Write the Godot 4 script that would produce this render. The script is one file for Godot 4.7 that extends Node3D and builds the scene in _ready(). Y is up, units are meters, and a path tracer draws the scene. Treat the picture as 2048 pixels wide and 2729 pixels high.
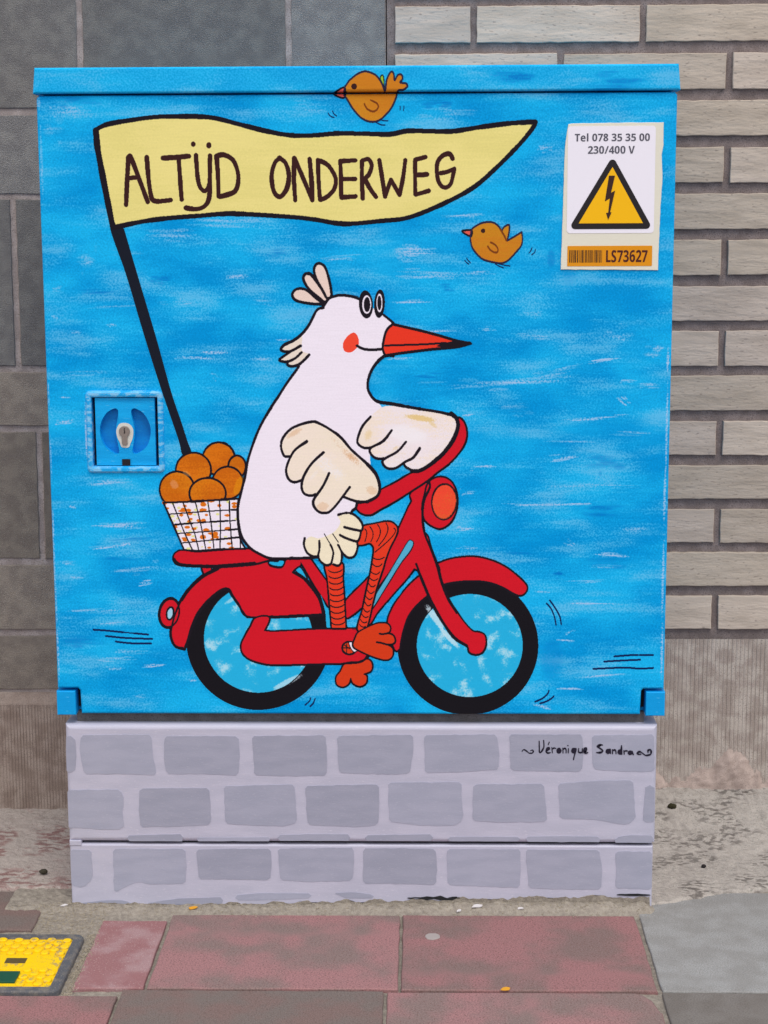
extends Node3D
# A painted street cabinet on its plinth in front of two facades, on a tiled pavement, under an overcast sky.

const DOOR_TOP := 1.026
const DOOR_W := 0.770
const K := 2.0          # mural pixels per millimetre
const OX := 10.0        # margin of the mural canvas round the door, mm
const OY := 40.0
const MW := 1580
const MH := 1630
const WALL_Z := -0.36

var S := {}
var art: Image
var streak: PackedByteArray
var grain: PackedByteArray
var cloud: PackedByteArray
var bristle: PackedByteArray
var puff: PackedByteArray
var taken := {}
var rng := RandomNumberGenerator.new()
var M := {}

# paints of the mural
var INK := Color8(30, 25, 34)
var INK2 := Color8(44, 40, 66)
var NAVY := Color8(16, 34, 84)
var POLE := Color8(26, 30, 42)
var CREAM := Color8(233, 220, 140)
var BROWN := Color8(58, 32, 32)
var BROWN2 := Color8(120, 62, 26)
var TYRE := Color8(25, 23, 29)
var CYAN := Color8(38, 176, 226)
var SLOT := Color8(84, 174, 208)
var PALER := Color8(158, 208, 232)
var PALE := Color8(168, 196, 234)
var EDGE := Color8(112, 190, 236)
var DEEP := Color8(0, 116, 198)
var RED := Color8(206, 26, 42)
var LEG := Color8(226, 60, 36)
var FOOT := Color8(210, 60, 28)
var BEAK := Color8(230, 58, 38)
var ORANGE_RED := Color8(238, 74, 52)
var ORANGE := Color8(216, 116, 22)
var WHITE := Color8(238, 230, 244)
var PURE := Color8(242, 238, 244)
var BLUSH := Color8(232, 208, 198)
var BLUSH2 := Color8(232, 218, 206)
var FEATHER := Color8(238, 228, 202)
var CREAM2 := Color8(240, 225, 212)
var TAN := Color8(228, 200, 142)
var TAN2 := Color8(222, 182, 146)
var BIRD := Color8(200, 124, 34)
var PINK := Color8(226, 96, 82)


func _ready() -> void:
	rng.seed = 7
	var cam := Camera3D.new()
	cam.name = "camera"
	cam.fov = 33.0715
	cam.near = 0.02
	cam.far = 200.0
	cam.position = Vector3(0.07872, 0.86989, 2.12062)
	cam.rotation = Vector3(-0.164508, 0.0220564, -0.0044873)
	add_child(cam)
	cam.current = true
	var env := Environment.new()
	env.background_mode = Environment.BG_SKY
	var sky := Sky.new()
	var sm := ProceduralSkyMaterial.new()
	sm.sky_top_color = Color(0.92, 0.92, 0.935)
	sm.sky_horizon_color = Color(0.86, 0.86, 0.87)
	sm.sky_curve = 0.2
	sm.ground_bottom_color = Color(0.45, 0.44, 0.43)
	sm.ground_horizon_color = Color(0.55, 0.55, 0.55)
	sm.sky_energy_multiplier = 1.0
	sky.sky_material = sm
	env.sky = sky
	env.tonemap_mode = Environment.TONE_MAPPER_LINEAR
	env.tonemap_exposure = 1.62
	env.sdfgi_enabled = true
	env.ssao_enabled = true
	env.ssil_enabled = true
	var we := WorldEnvironment.new()
	we.name = "world_environment"
	we.environment = env
	add_child(we)
	var sun := DirectionalLight3D.new()
	sun.name = "sun"
	sun.light_energy = 0.35
	sun.light_color = Color(1.0, 0.98, 0.95)
	sun.light_angular_distance = 25.0
	sun.shadow_enabled = true
	sun.rotation_degrees = Vector3(-58, 18, 0)
	add_child(sun)

	noises()
	materials()
	build_ground()
	build_stone_wall()
	build_brick_wall()
	shapes_and_mural()
	build_cabinet()
	build_cover()
	build_litter()


# ---------------------------------------------------------------- helpers
func numbered(called: String) -> String:
	if not taken.has(called):
		taken[called] = 0
		return called
	taken[called] += 1
	return "%s_%03d" % [called, taken[called]]


func put(called: String, mesh: Mesh, material: Material, parent: Node = self) -> MeshInstance3D:
	var o := MeshInstance3D.new()
	o.name = numbered(called)
	o.mesh = mesh
	o.material_override = material
	parent.add_child(o, true)
	return o


func base(called: String, label: String, category: String, at := Vector3.ZERO, group := "", kind := "") -> Node3D:
	var o := Node3D.new()
	o.name = numbered(called)
	o.position = at
	tag(o, label, category, group, kind)
	add_child(o, true)
	return o


func tag(o: Node, label: String, category := "", group := "", kind := "") -> void:
	if label:
		o.set_meta("label", label)
	if category:
		o.set_meta("category", category)
	if group:
		o.set_meta("group", group)
	if kind:
		o.set_meta("kind", kind)


func tri(st: SurfaceTool, p: Array, n: Array, uv: Array) -> void:
	var face: Vector3 = (p[1] - p[0]).cross(p[2] - p[0])
	var order := [0, 1, 2] if face.dot(n[0] + n[1] + n[2]) < 0.0 else [0, 2, 1]
	for i in order:
		st.set_normal(n[i])
		st.set_uv(uv[i])
		st.add_vertex(p[i])


func mural_uv(p: Vector3) -> Vector2:
	return Vector2(((p.x + DOOR_W / 2.0) * 1000.0 + OX) * K / MW, ((DOOR_TOP - p.y) * 1000.0 + OY) * K / MH)


func ccw(poly: PackedVector2Array) -> PackedVector2Array:
	var a := 0.0
	for i in poly.size():
		a += poly[i].cross(poly[(i + 1) % poly.size()])
	var q := poly.duplicate()
	if a < 0.0:
		q.reverse()
	return q


func rect(x0: float, y0: float, x1: float, y1: float) -> PackedVector2Array:
	return PackedVector2Array([Vector2(x0, y0), Vector2(x1, y0), Vector2(x1, y1), Vector2(x0, y1)])


func round_rect(x0: float, y0: float, x1: float, y1: float, r: float, n := 5) -> PackedVector2Array:
	var p := PackedVector2Array()
	for c in [[x1 - r, y0 + r, -90.0], [x1 - r, y1 - r, 0.0], [x0 + r, y1 - r, 90.0], [x0 + r, y0 + r, 180.0]]:
		for i in n + 1:
			var a := deg_to_rad(c[2] + 90.0 * i / n)
			p.append(Vector2(c[0] + r * cos(a), c[1] + r * sin(a)))
	return p


# A rectangle whose edges wander a little, as sawn, split or poured pieces do.
func rough_rect(x0: float, y0: float, x1: float, y1: float, step: float, amp: float, lean := 0.0) -> PackedVector2Array:
	var p := PackedVector2Array()
	var c := [Vector2(x0 - lean, y0), Vector2(x1 - lean, y0), Vector2(x1, y1), Vector2(x0, y1)]
	for k in 4:
		var a: Vector2 = c[k]
		var b: Vector2 = c[(k + 1) % 4]
		var n := maxi(2, int(a.distance_to(b) / step))
		for i in n:
			var q := a.lerp(b, float(i) / n)
			p.append(q + Vector2(rng.randf_range(-amp, amp), rng.randf_range(-amp, amp)))
	return p


# A piece of any outline, extruded backwards from z, its front edge rounded by r; hole cuts a window through the front.
func slab(outline: PackedVector2Array, z: float, depth: float, r := 0.0, seg := 3, hole := Rect2()) -> ArrayMesh:
	var poly := ccw(outline)
	var n := poly.size()
	var st := SurfaceTool.new()
	st.begin(Mesh.PRIMITIVE_TRIANGLES)
	var e: Array[Vector2] = []
	for i in n:
		var d := (poly[(i + 1) % n] - poly[i]).normalized()
		e.append(Vector2(d.y, -d.x))
	var miter: Array[Vector2] = []
	for i in n:
		var a := e[(i + n - 1) % n]
		var b := e[i]
		miter.append((a + b) / maxf(0.5, 1.0 + a.dot(b)))
	var rings := []
	for k in seg + 1:
		var t := PI / 2.0 * k / seg if r > 0.0 else PI / 2.0
		if r <= 0.0 and k < seg:
			continue
		var loop: Array[Vector3] = []
		for i in n:
			var q := poly[i] - miter[i] * r * (1.0 - sin(t))
			loop.append(Vector3(q.x, q.y, z - r * (1.0 - cos(t))))
		rings.append([loop, sin(t), cos(t)])
	var front := PackedVector2Array()
	for q in rings[0][0]:
		front.append(Vector2(q.x, q.y))
	var caps := [front]
	if hole.has_area():
		caps = []
		var h := rect(hole.position.x, hole.position.y, hole.end.x, hole.end.y)
		var mid := hole.get_center().x
		for side in [rect(-9, -9, mid, 9), rect(mid, -9, 9, 9)]:
			for piece in Geometry2D.intersect_polygons(front, side):
				for rest in Geometry2D.clip_polygons(piece, h):
					caps.append(rest)
	for cap in caps:
		var ix := Geometry2D.triangulate_polygon(cap)
		for i in range(0, ix.size(), 3):
			var p := []
			for j in 3:
				var q: Vector2 = cap[ix[i + j]]
				p.append(Vector3(q.x, q.y, z))
			tri(st, p, [Vector3.BACK, Vector3.BACK, Vector3.BACK], [mural_uv(p[0]), mural_uv(p[1]), mural_uv(p[2])])
	var last: Array[Vector3] = []
	for q in rings[rings.size() - 1][0]:
		last.append(Vector3(q.x, q.y, z - depth))
	rings.append([last, 1.0, 0.0])
	if r <= 0.0:
		rings[0][1] = 1.0
		rings[0][2] = 0.0
	for k in rings.size() - 1:
		for i in n:
			var j := (i + 1) % n
			var ni := e[i]
			var nj := e[i]
			if e[i].dot(e[(i + n - 1) % n]) > 0.8:
				ni = (e[i] + e[(i + n - 1) % n]).normalized()
			if e[i].dot(e[j]) > 0.8:
				nj = (e[i] + e[j]).normalized()
			var a: Vector3 = rings[k][0][i]
			var b: Vector3 = rings[k][0][j]
			var c: Vector3 = rings[k + 1][0][j]
			var d: Vector3 = rings[k + 1][0][i]
			var s0: float = rings[k][1]
			var c0: float = rings[k][2]
			var s1: float = rings[k + 1][1]
			var c1: float = rings[k + 1][2]
			var na := Vector3(ni.x * s0, ni.y * s0, c0)
			var nb := Vector3(nj.x * s0, nj.y * s0, c0)
			var nc := Vector3(nj.x * s1, nj.y * s1, c1)
			var nd := Vector3(ni.x * s1, ni.y * s1, c1)
			tri(st, [a, b, c], [na, nb, nc], [mural_uv(a), mural_uv(b), mural_uv(c)])
			tri(st, [a, c, d], [na, nc, nd], [mural_uv(a), mural_uv(c), mural_uv(d)])
	return st.commit()


# Loops of equal length joined in order, flat or rounded by their own steps.
func loft(loops: Array) -> ArrayMesh:
	var st := SurfaceTool.new()
	st.begin(Mesh.PRIMITIVE_TRIANGLES)
	for k in loops.size() - 1:
		var n: int = loops[k].size()
		for i in n:
			var j := (i + 1) % n
			var a: Vector3 = loops[k][i]
			var b: Vector3 = loops[k][j]
			var c: Vector3 = loops[k + 1][j]
			var d: Vector3 = loops[k + 1][i]
			var nn := (c - a).cross(d - b)
			nn = nn.normalized()
			tri(st, [a, b, c], [nn, nn, nn], [mural_uv(a), mural_uv(b), mural_uv(c)])
			tri(st, [a, c, d], [nn, nn, nn], [mural_uv(a), mural_uv(c), mural_uv(d)])
	return st.commit()


func lift(poly: PackedVector2Array, z: float) -> Array:
	var l := []
	for q in poly:
		l.append(Vector3(q.x, q.y, z))
	return l


# A sheet of ground whose height is h(x, z).
func field(x0: float, x1: float, z0: float, z1: float, nx: int, nz: int, h: Callable) -> ArrayMesh:
	var st := SurfaceTool.new()
	st.begin(Mesh.PRIMITIVE_TRIANGLES)
	st.set_smooth_group(0)
	for j in nz + 1:
		for i in nx + 1:
			var x := lerpf(x0, x1, float(i) / nx)
			var z := lerpf(z0, z1, float(j) / nz)
			var e := 0.002
			var y: float = h.call(x, z)
			var gx: float = (h.call(x + e, z) - y) / e
			var gz: float = (h.call(x, z + e) - y) / e
			st.set_normal(Vector3(-gx, 1.0, -gz).normalized())
			st.set_uv(Vector2(x, z))
			st.add_vertex(Vector3(x, y, z))
	for j in nz:
		for i in nx:
			var a := j * (nx + 1) + i
			for k in [a, a + 1, a + nx + 2, a, a + nx + 2, a + nx + 1]:
				st.add_index(k)
	return st.commit()


func box(x0: float, y0: float, z0: float, x1: float, y1: float, z1: float) -> ArrayMesh:
	return slab(rect(x0, y0, x1, y1), z1, z1 - z0)


func hash2(x: float, y: float) -> float:
	return fposmod(sin(x * 127.1 + y * 311.7) * 43758.5453, 1.0)


var wave := FastNoiseLite.new()


func lump(x: float, y: float, f: float) -> float:
	return wave.get_noise_2d(x * f, y * f)


# ---------------------------------------------------------------- noise and materials
func noise_bytes(w: int, h: int, sx: int, sy: int, f: float, octaves: int, noise_seed: int) -> PackedByteArray:
	var n := FastNoiseLite.new()
	n.noise_type = FastNoiseLite.TYPE_SIMPLEX_SMOOTH
	n.frequency = f
	n.fractal_octaves = octaves
	n.seed = noise_seed
	var im := n.get_seamless_image(maxi(2, w / sx), maxi(2, h / sy))
	im.convert(Image.FORMAT_L8)
	if sx > 1 or sy > 1:
		im.resize(w, h, Image.INTERPOLATE_CUBIC)
	return im.get_data()


func noises() -> void:
	wave.noise_type = FastNoiseLite.TYPE_SIMPLEX_SMOOTH
	wave.frequency = 1.0
	wave.fractal_octaves = 3
	wave.seed = 5
	streak = noise_bytes(MW, MH, 20, 1, 0.09, 3, 3)
	bristle = noise_bytes(MW, MH, 26, 1, 0.30, 2, 23)
	grain = noise_bytes(MW, MH, 1, 1, 0.16, 2, 9)
	puff = noise_bytes(MW, MH, 2, 2, 0.032, 4, 31)
	cloud = noise_bytes(MW, MH, 4, 2, 0.012, 4, 14)


func from_bytes(b: PackedByteArray, w: int, h: int) -> ImageTexture:
	return ImageTexture.create_from_image(Image.create_from_data(w, h, false, Image.FORMAT_L8, b))


# Two tones in patches, grain over both, and specks of a third tone.
func two_tone(size: int, a: Color, b: Color, f: float, th: float, soft_edge: float, grain_amt: float, grain_f: float, speck: Color, speck_th: float, noise_seed: int, stretch := 1, patchy := false) -> ImageTexture:
	var where := noise_bytes(size, size, 4, 4, 0.02, 2, noise_seed + 3) if patchy else PackedByteArray()
	var low := noise_bytes(size, size, stretch, 1, f, 4, noise_seed)
	var fine := noise_bytes(size, size, 1, 1, grain_f, 2, noise_seed + 1)
	var dots := noise_bytes(size, size, stretch, 1, grain_f * 0.8, 1, noise_seed + 2)
	var o := PackedByteArray()
	o.resize(size * size * 3)
	for i in size * size:
		var t := smoothstep(th - soft_edge, th + soft_edge, low[i] / 255.0)
		if patchy:
			t *= smoothstep(0.38, 0.62, where[i] / 255.0)
		var k := 1.0 + grain_amt * (fine[i] / 127.5 - 1.0)
		var s := smoothstep(speck_th, speck_th + 0.06, dots[i] / 255.0)
		o[i * 3] = int(clampf(lerpf(lerpf(a.r, b.r, t) * k, speck.r, s), 0.0, 1.0) * 255.0)
		o[i * 3 + 1] = int(clampf(lerpf(lerpf(a.g, b.g, t) * k, speck.g, s), 0.0, 1.0) * 255.0)
		o[i * 3 + 2] = int(clampf(lerpf(lerpf(a.b, b.b, t) * k, speck.b, s), 0.0, 1.0) * 255.0)
	return ImageTexture.create_from_image(Image.create_from_data(size, size, false, Image.FORMAT_RGB8, o))


func surface(color: Texture2D, tint: Color, rough: float, relief: Texture2D, relief_cm: float, metres: float, shift := Vector3.ZERO) -> StandardMaterial3D:
	var m := StandardMaterial3D.new()
	m.albedo_color = tint
	m.albedo_texture = color
	m.roughness = rough
	m.metallic_specular = 0.3
	m.uv1_triplanar = true
	m.uv1_world_triplanar = true
	m.uv1_scale = Vector3.ONE / metres
	m.uv1_offset = shift
	if relief:
		m.heightmap_enabled = true
		m.heightmap_texture = relief
		m.heightmap_scale = relief_cm
	return m


func plain(c: Color, rough := 0.6, metal := 0.0) -> StandardMaterial3D:
	var m := StandardMaterial3D.new()
	m.albedo_color = c
	m.roughness = rough
	m.metallic = metal
	m.metallic_specular = 0.35
	return m


func mix_bytes(a: PackedByteArray, b: PackedByteArray, k: float) -> PackedByteArray:
	var o := PackedByteArray()
	o.resize(a.size())
	for i in a.size():
		o[i] = int(a[i] * (1.0 - k) + b[i] * k)
	return o


func materials() -> void:
	var n := 768
	var rough_rel := from_bytes(mix_bytes(noise_bytes(n, n, 1, 1, 0.20, 3, 40), noise_bytes(n, n, 1, 1, 0.03, 3, 41), 0.3), n, n)
	var wrinkle := from_bytes(mix_bytes(noise_bytes(n, n, 5, 1, 0.03, 3, 42), noise_bytes(n, n, 3, 1, 0.10, 2, 43), 0.25), n, n)
	var fine_rel := from_bytes(noise_bytes(n, n, 1, 1, 0.22, 2, 44), n, n)
	var stone := two_tone(n, Color8(107, 105, 104), Color8(120, 118, 115), 0.012, 0.5, 0.3, 0.26, 0.32, Color8(142, 140, 140), 0.78, 50)
	var stone_brown := two_tone(n, Color8(114, 107, 103), Color8(128, 121, 115), 0.014, 0.5, 0.3, 0.25, 0.32, Color8(154, 148, 144), 0.80, 53)
	for i in 4:
		var k := 0.93 + 0.05 * i
		M["stone_%d" % i] = surface(stone, Color(k, k, k * 1.01), 0.9, rough_rel, 0.15, 0.32, Vector3(0.17 * i, 0.31 * i, 0.0))
		M["stone_low_%d" % i] = surface(stone_brown, Color(k, k * 0.99, k * 0.97), 0.9, rough_rel, 0.14, 0.32, Vector3(0.17 * i, 0.31 * i, 0.0))
	var joint := two_tone(512, Color8(140, 132, 130), Color8(122, 114, 112), 0.02, 0.5, 0.3, 0.12, 0.25, Color8(100, 94, 92), 0.8, 56)
	M.stone_mortar = surface(joint, Color(1.16, 1.15, 1.15), 0.95, fine_rel, 0.05, 0.3)
	M.brick_mortar = surface(joint, Color(0.98, 0.95, 0.95), 0.95, fine_rel, 0.05, 0.3)
	var brick := two_tone(n, Color8(187, 179, 167), Color8(175, 167, 155), 0.012, 0.5, 0.3, 0.035, 0.2, Color8(150, 142, 134), 0.84, 60, 4)
	for i in 5:
		var k: float = [1.01, 1.04, 0.985, 1.025, 1.06][i]
		M["brick_%d" % i] = surface(brick, Color(k * 0.985, k * 0.957, k * (0.945 + 0.005 * ((i * 3) % 5))), 0.85, wrinkle, 0.12, 0.34, Vector3(0.23 * i, 0.37 * i, 0.0))
	var plinth := two_tone(n, Color8(150, 142, 136), Color8(128, 118, 112), 0.012, 0.5, 0.3, 0.14, 0.2, Color8(106, 98, 92), 0.82, 64)
	M.plinth_light = surface(plinth, Color(1.22, 1.22, 1.22), 0.9, fine_rel, 0.06, 0.3)
	M.plinth_dark = surface(plinth, Color(1.05, 1.01, 0.99), 0.9, fine_rel, 0.06, 0.3)
	var sand := two_tone(n, Color8(164, 156, 145), Color8(144, 136, 127), 0.03, 0.5, 0.3, 0.2, 0.3, Color8(96, 88, 80), 0.80, 70)
	M.sand = surface(sand, Color(1, 1, 1), 1.0, rough_rel, 0.25, 0.2)
	var red := two_tone(n, Color8(150, 111, 112), Color8(126, 108, 105), 0.0045, 0.56, 0.26, 0.20, 0.25, Color8(108, 80, 78), 0.80, 74)
	var grey_red := two_tone(n, Color8(118, 99, 95), Color8(112, 102, 98), 0.006, 0.5, 0.25, 0.19, 0.25, Color8(92, 78, 76), 0.80, 77)
	var faded := two_tone(n, Color8(143, 102, 104), Color8(156, 126, 128), 0.008, 0.52, 0.22, 0.1, 0.25, Color8(180, 160, 158), 0.84, 80)
	var pale := two_tone(n, Color8(146, 146, 146), Color8(136, 135, 134), 0.010, 0.5, 0.3, 0.15, 0.25, Color8(120, 118, 116), 0.84, 83)
	M.paver_red = surface(red, Color(1, 1, 1), 0.85, fine_rel, 0.035, 0.45, Vector3(0.1, 0.0, 0.35))
	M.paver_red_two = surface(red, Color(0.97, 0.95, 0.95), 0.85, fine_rel, 0.035, 0.45, Vector3(0.6, 0.0, 0.1))
	M.paver_brown = surface(grey_red, Color(1, 1, 1), 0.88, fine_rel, 0.05, 0.4)
	M.paver_faded = surface(faded, Color(1, 1, 1), 0.85, fine_rel, 0.06, 0.4)
	M.paver_grey = surface(pale, Color(1, 1, 1), 0.85, fine_rel, 0.05, 0.4)
	M.paver_dark = surface(pale, Color(0.80, 0.77, 0.75), 0.88, fine_rel, 0.05, 0.4, Vector3(0.4, 0.0, 0.2))
	var cement_left := two_tone(n, Color8(166, 156, 150), Color8(130, 100, 97), 0.03, 0.52, 0.10, 0.18, 0.25, Color8(110, 98, 92), 0.84, 86, 2, true)
	var cement_right := two_tone(n, Color8(170, 163, 157), Color8(108, 102, 98), 0.05, 0.54, 0.07, 0.17, 0.25, Color8(112, 116, 108), 0.82, 89, 2, true)
	M.cement_left = surface(cement_left, Color(1, 1, 1), 0.95, rough_rel, 0.12, 0.35)
	M.cement_right = surface(cement_right, Color(1, 1, 1), 0.95, rough_rel, 0.12, 0.35, Vector3(0.3, 0, 0.1))
	M.cement_wall = surface(joint, Color(1.36, 1.31, 1.27), 0.95, rough_rel, 0.2, 0.2)
	M.street = surface(joint, Color(0.85, 0.86, 0.88), 0.95, fine_rel, 0.05, 1.0)
	var coat := from_bytes(mix_bytes(noise_bytes(n, n, 6, 1, 0.12, 3, 92), noise_bytes(n, n, 1, 1, 0.2, 2, 93), 0.35), n, n)
	var lilac := two_tone(n, Color8(184, 183, 202), Color8(177, 177, 196), 0.015, 0.5, 0.3, 0.025, 0.2, Color8(192, 190, 206), 0.85, 94, 4)
	M.plinth_paint = surface(lilac, Color(1, 1, 1), 0.42, coat, 0.012, 0.25)
	M.plinth_paint.metallic_specular = 0.5
	for i in 4:
		var k := 0.865 + 0.014 * i
		M["painted_brick_%d" % i] = surface(lilac, Color(k * 0.975, k * 0.99, k), 0.5, coat, 0.010, 0.22, Vector3(0.3 * i, 0.2 * i, 0.0))
	var blue := two_tone(n, Color8(4, 152, 222), Color8(12, 168, 236), 0.012, 0.5, 0.3, 0.05, 0.2, Color8(70, 176, 232), 0.86, 97, 6)
	M.blue = surface(blue, Color(1, 1, 1), 0.5, coat, 0.02, 0.25)
	M.blue_worn = surface(two_tone(512, Color8(22, 160, 228), Color8(120, 190, 234), 0.03, 0.56, 0.12, 0.1, 0.25, Color8(150, 200, 234), 0.82, 99, 3), Color(1, 1, 1), 0.55, coat, 0.02, 0.12)
	M.blue_deep = surface(blue, Color(0.55, 0.82, 0.9), 0.5, coat, 0.02, 0.25)
	M.dark = plain(Color8(34, 35, 38), 0.8)
	M.neck = surface(joint, Color(0.72, 0.75, 0.78), 0.7, fine_rel, 0.03, 0.3)
	M.metal = plain(Color8(140, 130, 124), 0.45, 0.4)
	M.black = plain(Color8(30, 26, 30), 0.5)
	M.coat = coat


# ---------------------------------------------------------------- the mural
func px(p: Array) -> PackedVector2Array:
	var o := PackedVector2Array()
	for i in range(0, p.size(), 2):
		o.append(Vector2((p[i] + OX) * K, (p[i + 1] + OY) * K))
	return o


# A curve through the points (canvas pixels); a point given twice makes a corner.
func smooth(p: PackedVector2Array, closed: bool, steps := 6) -> PackedVector2Array:
	var o := PackedVector2Array()
	var n := p.size()
	if n < 3:
		return p
	for i in (n if closed else n - 1):
		var a := p[(i - 1 + n) % n] if closed or i > 0 else p[0]
		var b := p[i]
		var c := p[(i + 1) % n]
		var d := p[(i + 2) % n] if closed or i + 2 < n else p[n - 1]
		if b.distance_to(c) < 0.5:
			o.append(b)
			continue
		if a.distance_to(b) < 0.5:
			a = b
		if c.distance_to(d) < 0.5:
			d = c
		for k in steps:
			o.append(b.cubic_interpolate(c, a, d, float(k) / steps))
	if not closed:
		o.append(p[n - 1])
	return o


func spans(q: PackedVector2Array) -> Array:
	var o := []
	var lo := 1e9
	var hi := -1e9
	for v in q:
		lo = minf(lo, v.y)
		hi = maxf(hi, v.y)
	var n := q.size()
	for y in range(maxi(0, int(lo)), mini(MH - 1, int(hi) + 1) + 1):
		var xs := PackedFloat32Array()
		var yc := y + 0.5
		for i in n:
			var a := q[i]
			var b := q[(i + 1) % n]
			if (a.y <= yc) != (b.y <= yc):
				xs.append(a.x + (b.x - a.x) * (yc - a.y) / (b.y - a.y))
		xs.sort()
		for i in range(0, xs.size() - 1, 2):
			var x0 := maxi(0, int(round(xs[i])))
			var x1 := mini(MW, int(round(xs[i + 1])))
			if x1 > x0:
				o.append(Vector3i(y, x0, x1))
	return o


func fill(p: Array, c: Color) -> void:
	for s in spans(smooth(px(p), true)):
		art.fill_rect(Rect2i(s.y, s.x, s.z - s.y, 1), c)


func line(p: Array, w: float, c: Color, closed := false) -> void:
	var q := smooth(px(p), closed)
	if closed:
		q.append(q[0])
	var r := w * K / 2.0
	var walked := 0.0
	var drift := hash2(p[0], p[1]) * 50.0
	for i in q.size() - 1:
		var len := q[i].distance_to(q[i + 1])
		var n := maxi(1, int(ceil(len / maxf(0.7, r * 0.3))))
		for k in n:
			var t := float(k) / n
			var at := q[i].lerp(q[i + 1], t)
			walked += len / n
			var rr := r * (1.0 + 0.22 * wave.get_noise_1d(drift + walked * 0.012))
			for dy in range(-int(rr + 0.5), int(rr + 0.5) + 1):
				var hw := sqrt(maxf(0.0, rr * rr - dy * dy))
				var x0 := int(round(at.x - hw))
				art.fill_rect(Rect2i(x0, int(round(at.y)) + dy, maxi(1, int(round(at.x + hw)) - x0), 1), c)


# A dry brush mark: long, broken up by the streaks of the bristles.
func dab(x: float, y: float, hl: float, ht: float, a: float, degrees: float, c: Color) -> void:
	var g := RandomNumberGenerator.new()
	g.seed = int(x * 31.0 + y * 17.0)
	if ht > hl:
		strand(x, y, hl, ht, a, degrees, c)
		return
	var t := deg_to_rad(degrees)
	for i in 9:
		var v := clampf(g.randfn(0.0, 0.42), -1.0, 1.0)
		var l := hl * g.randf_range(0.25, 0.85) * sqrt(1.05 - v * v)
		var u := g.randf_range(-1.0, 1.0) * (hl - l)
		strand(x + u * cos(t) - v * ht * sin(t), y + u * sin(t) + v * ht * cos(t), l, maxf(0.9, ht * g.randf_range(0.12, 0.42)), a * g.randf_range(0.45, 0.95), degrees + g.randf_range(-2.5, 2.5), c)


func strand(x: float, y: float, hl: float, ht: float, a: float, degrees: float, c: Color) -> void:
	var cx := (x + OX) * K
	var cy := (y + OY) * K
	var rx := hl * K
	var ry := maxf(ht * K, 2.0)
	var t := deg_to_rad(degrees)
	var ct := cos(t)
	var sn := sin(t)
	var ex := absf(rx * ct) + absf(ry * sn)
	var ey := absf(rx * sn) + absf(ry * ct)
	for py in range(maxi(0, int(cy - ey)), mini(MH, int(cy + ey) + 1)):
		for qx in range(maxi(0, int(cx - ex)), mini(MW, int(cx + ex) + 1)):
			var dx := qx - cx
			var dy := py - cy
			var u := (dx * ct + dy * sn) / rx
			var v := (-dx * sn + dy * ct) / ry
			var d := u * u + v * v
			if d >= 1.0:
				continue
			var i := py * MW + qx
			var fade := smoothstep(1.0, 0.1, d)
			var b := smoothstep(0.62, 0.88, 0.38 * bristle[i] / 255.0 + 0.14 * streak[i] / 255.0 + 0.48 * grain[i] / 255.0 + 0.34 * fade)
			var k := minf(0.95, a * 1.15) * b
			art.set_pixel(qx, py, art.get_pixel(qx, py).lerp(c, k))


# A soft brushed patch, its edge broken a little by the grain.
func wash(x: float, y: float, hl: float, ht: float, a: float, degrees: float, c: Color) -> void:
	var cx := (x + OX) * K
	var cy := (y + OY) * K
	var rx := hl * K
	var ry := maxf(ht * K, 2.0)
	var t := deg_to_rad(degrees)
	var e := maxf(rx, ry)
	for py in range(maxi(0, int(cy - e)), mini(MH, int(cy + e) + 1)):
		for qx in range(maxi(0, int(cx - e)), mini(MW, int(cx + e) + 1)):
			var dx := qx - cx
			var dy := py - cy
			var u := (dx * cos(t) + dy * sin(t)) / rx
			var v := (-dx * sin(t) + dy * cos(t)) / ry
			var i := py * MW + qx
			var d := u * u + v * v + (cloud[i] / 255.0 - 0.5) * 2.2 + (grain[i] / 255.0 - 0.5) * 0.9
			if d < 1.0:
				art.set_pixel(qx, py, art.get_pixel(qx, py).lerp(c, a * smoothstep(1.0, 0.15, d)))


func mottle(called: String, c: Color, amount: float, noise_seed: int, puffy := false) -> void:
	for s in spans(smooth(px(S[called]), true)):
		for x in range(s.y, s.z):
			var i: int = ((s.x + noise_seed * 37) % MH) * MW + (x + noise_seed * 91) % MW
			var k := amount * smoothstep(0.42, 0.68, 0.55 * cloud[i] / 255.0 + 0.3 * grain[i] / 255.0 + 0.2 * streak[i] / 255.0)
			if puffy:
				k = amount * smoothstep(0.50, 0.80, 0.80 * puff[i] / 255.0 + 0.20 * grain[i] / 255.0)
			art.set_pixel(x, s.x, art.get_pixel(x, s.x).lerp(c, k))


func soft(called: String, c: Color) -> void:
	mottle(called, c, 0.7, called.length() * 3)


func specks(called: String, c: Color, count: int, r: float, noise_seed: int) -> void:
	var g := RandomNumberGenerator.new()
	g.seed = noise_seed
	var q := smooth(px(S[called]), true)
	var lo := q[0]
	var hi := q[0]
	for v in q:
		lo = lo.min(v)
		hi = hi.max(v)
	var done := 0
	while done < count:
		var at := Vector2(g.randf_range(lo.x, hi.x), g.randf_range(lo.y, hi.y))
		if not Geometry2D.is_point_in_polygon(at, q):
			continue
		done += 1
		var rx := r * K * g.randf_range(0.6, 1.1)
		var ry := rx * g.randf_range(0.35, 0.7)
		for dy in range(-int(ry), int(ry) + 1):
			var hw := rx * sqrt(maxf(0.0, 1.0 - dy * dy / (ry * ry))) * g.randf_range(0.8, 1.0)
			art.fill_rect(Rect2i(int(at.x - hw), int(at.y) + dy, int(2 * hw), 1), c)


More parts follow.
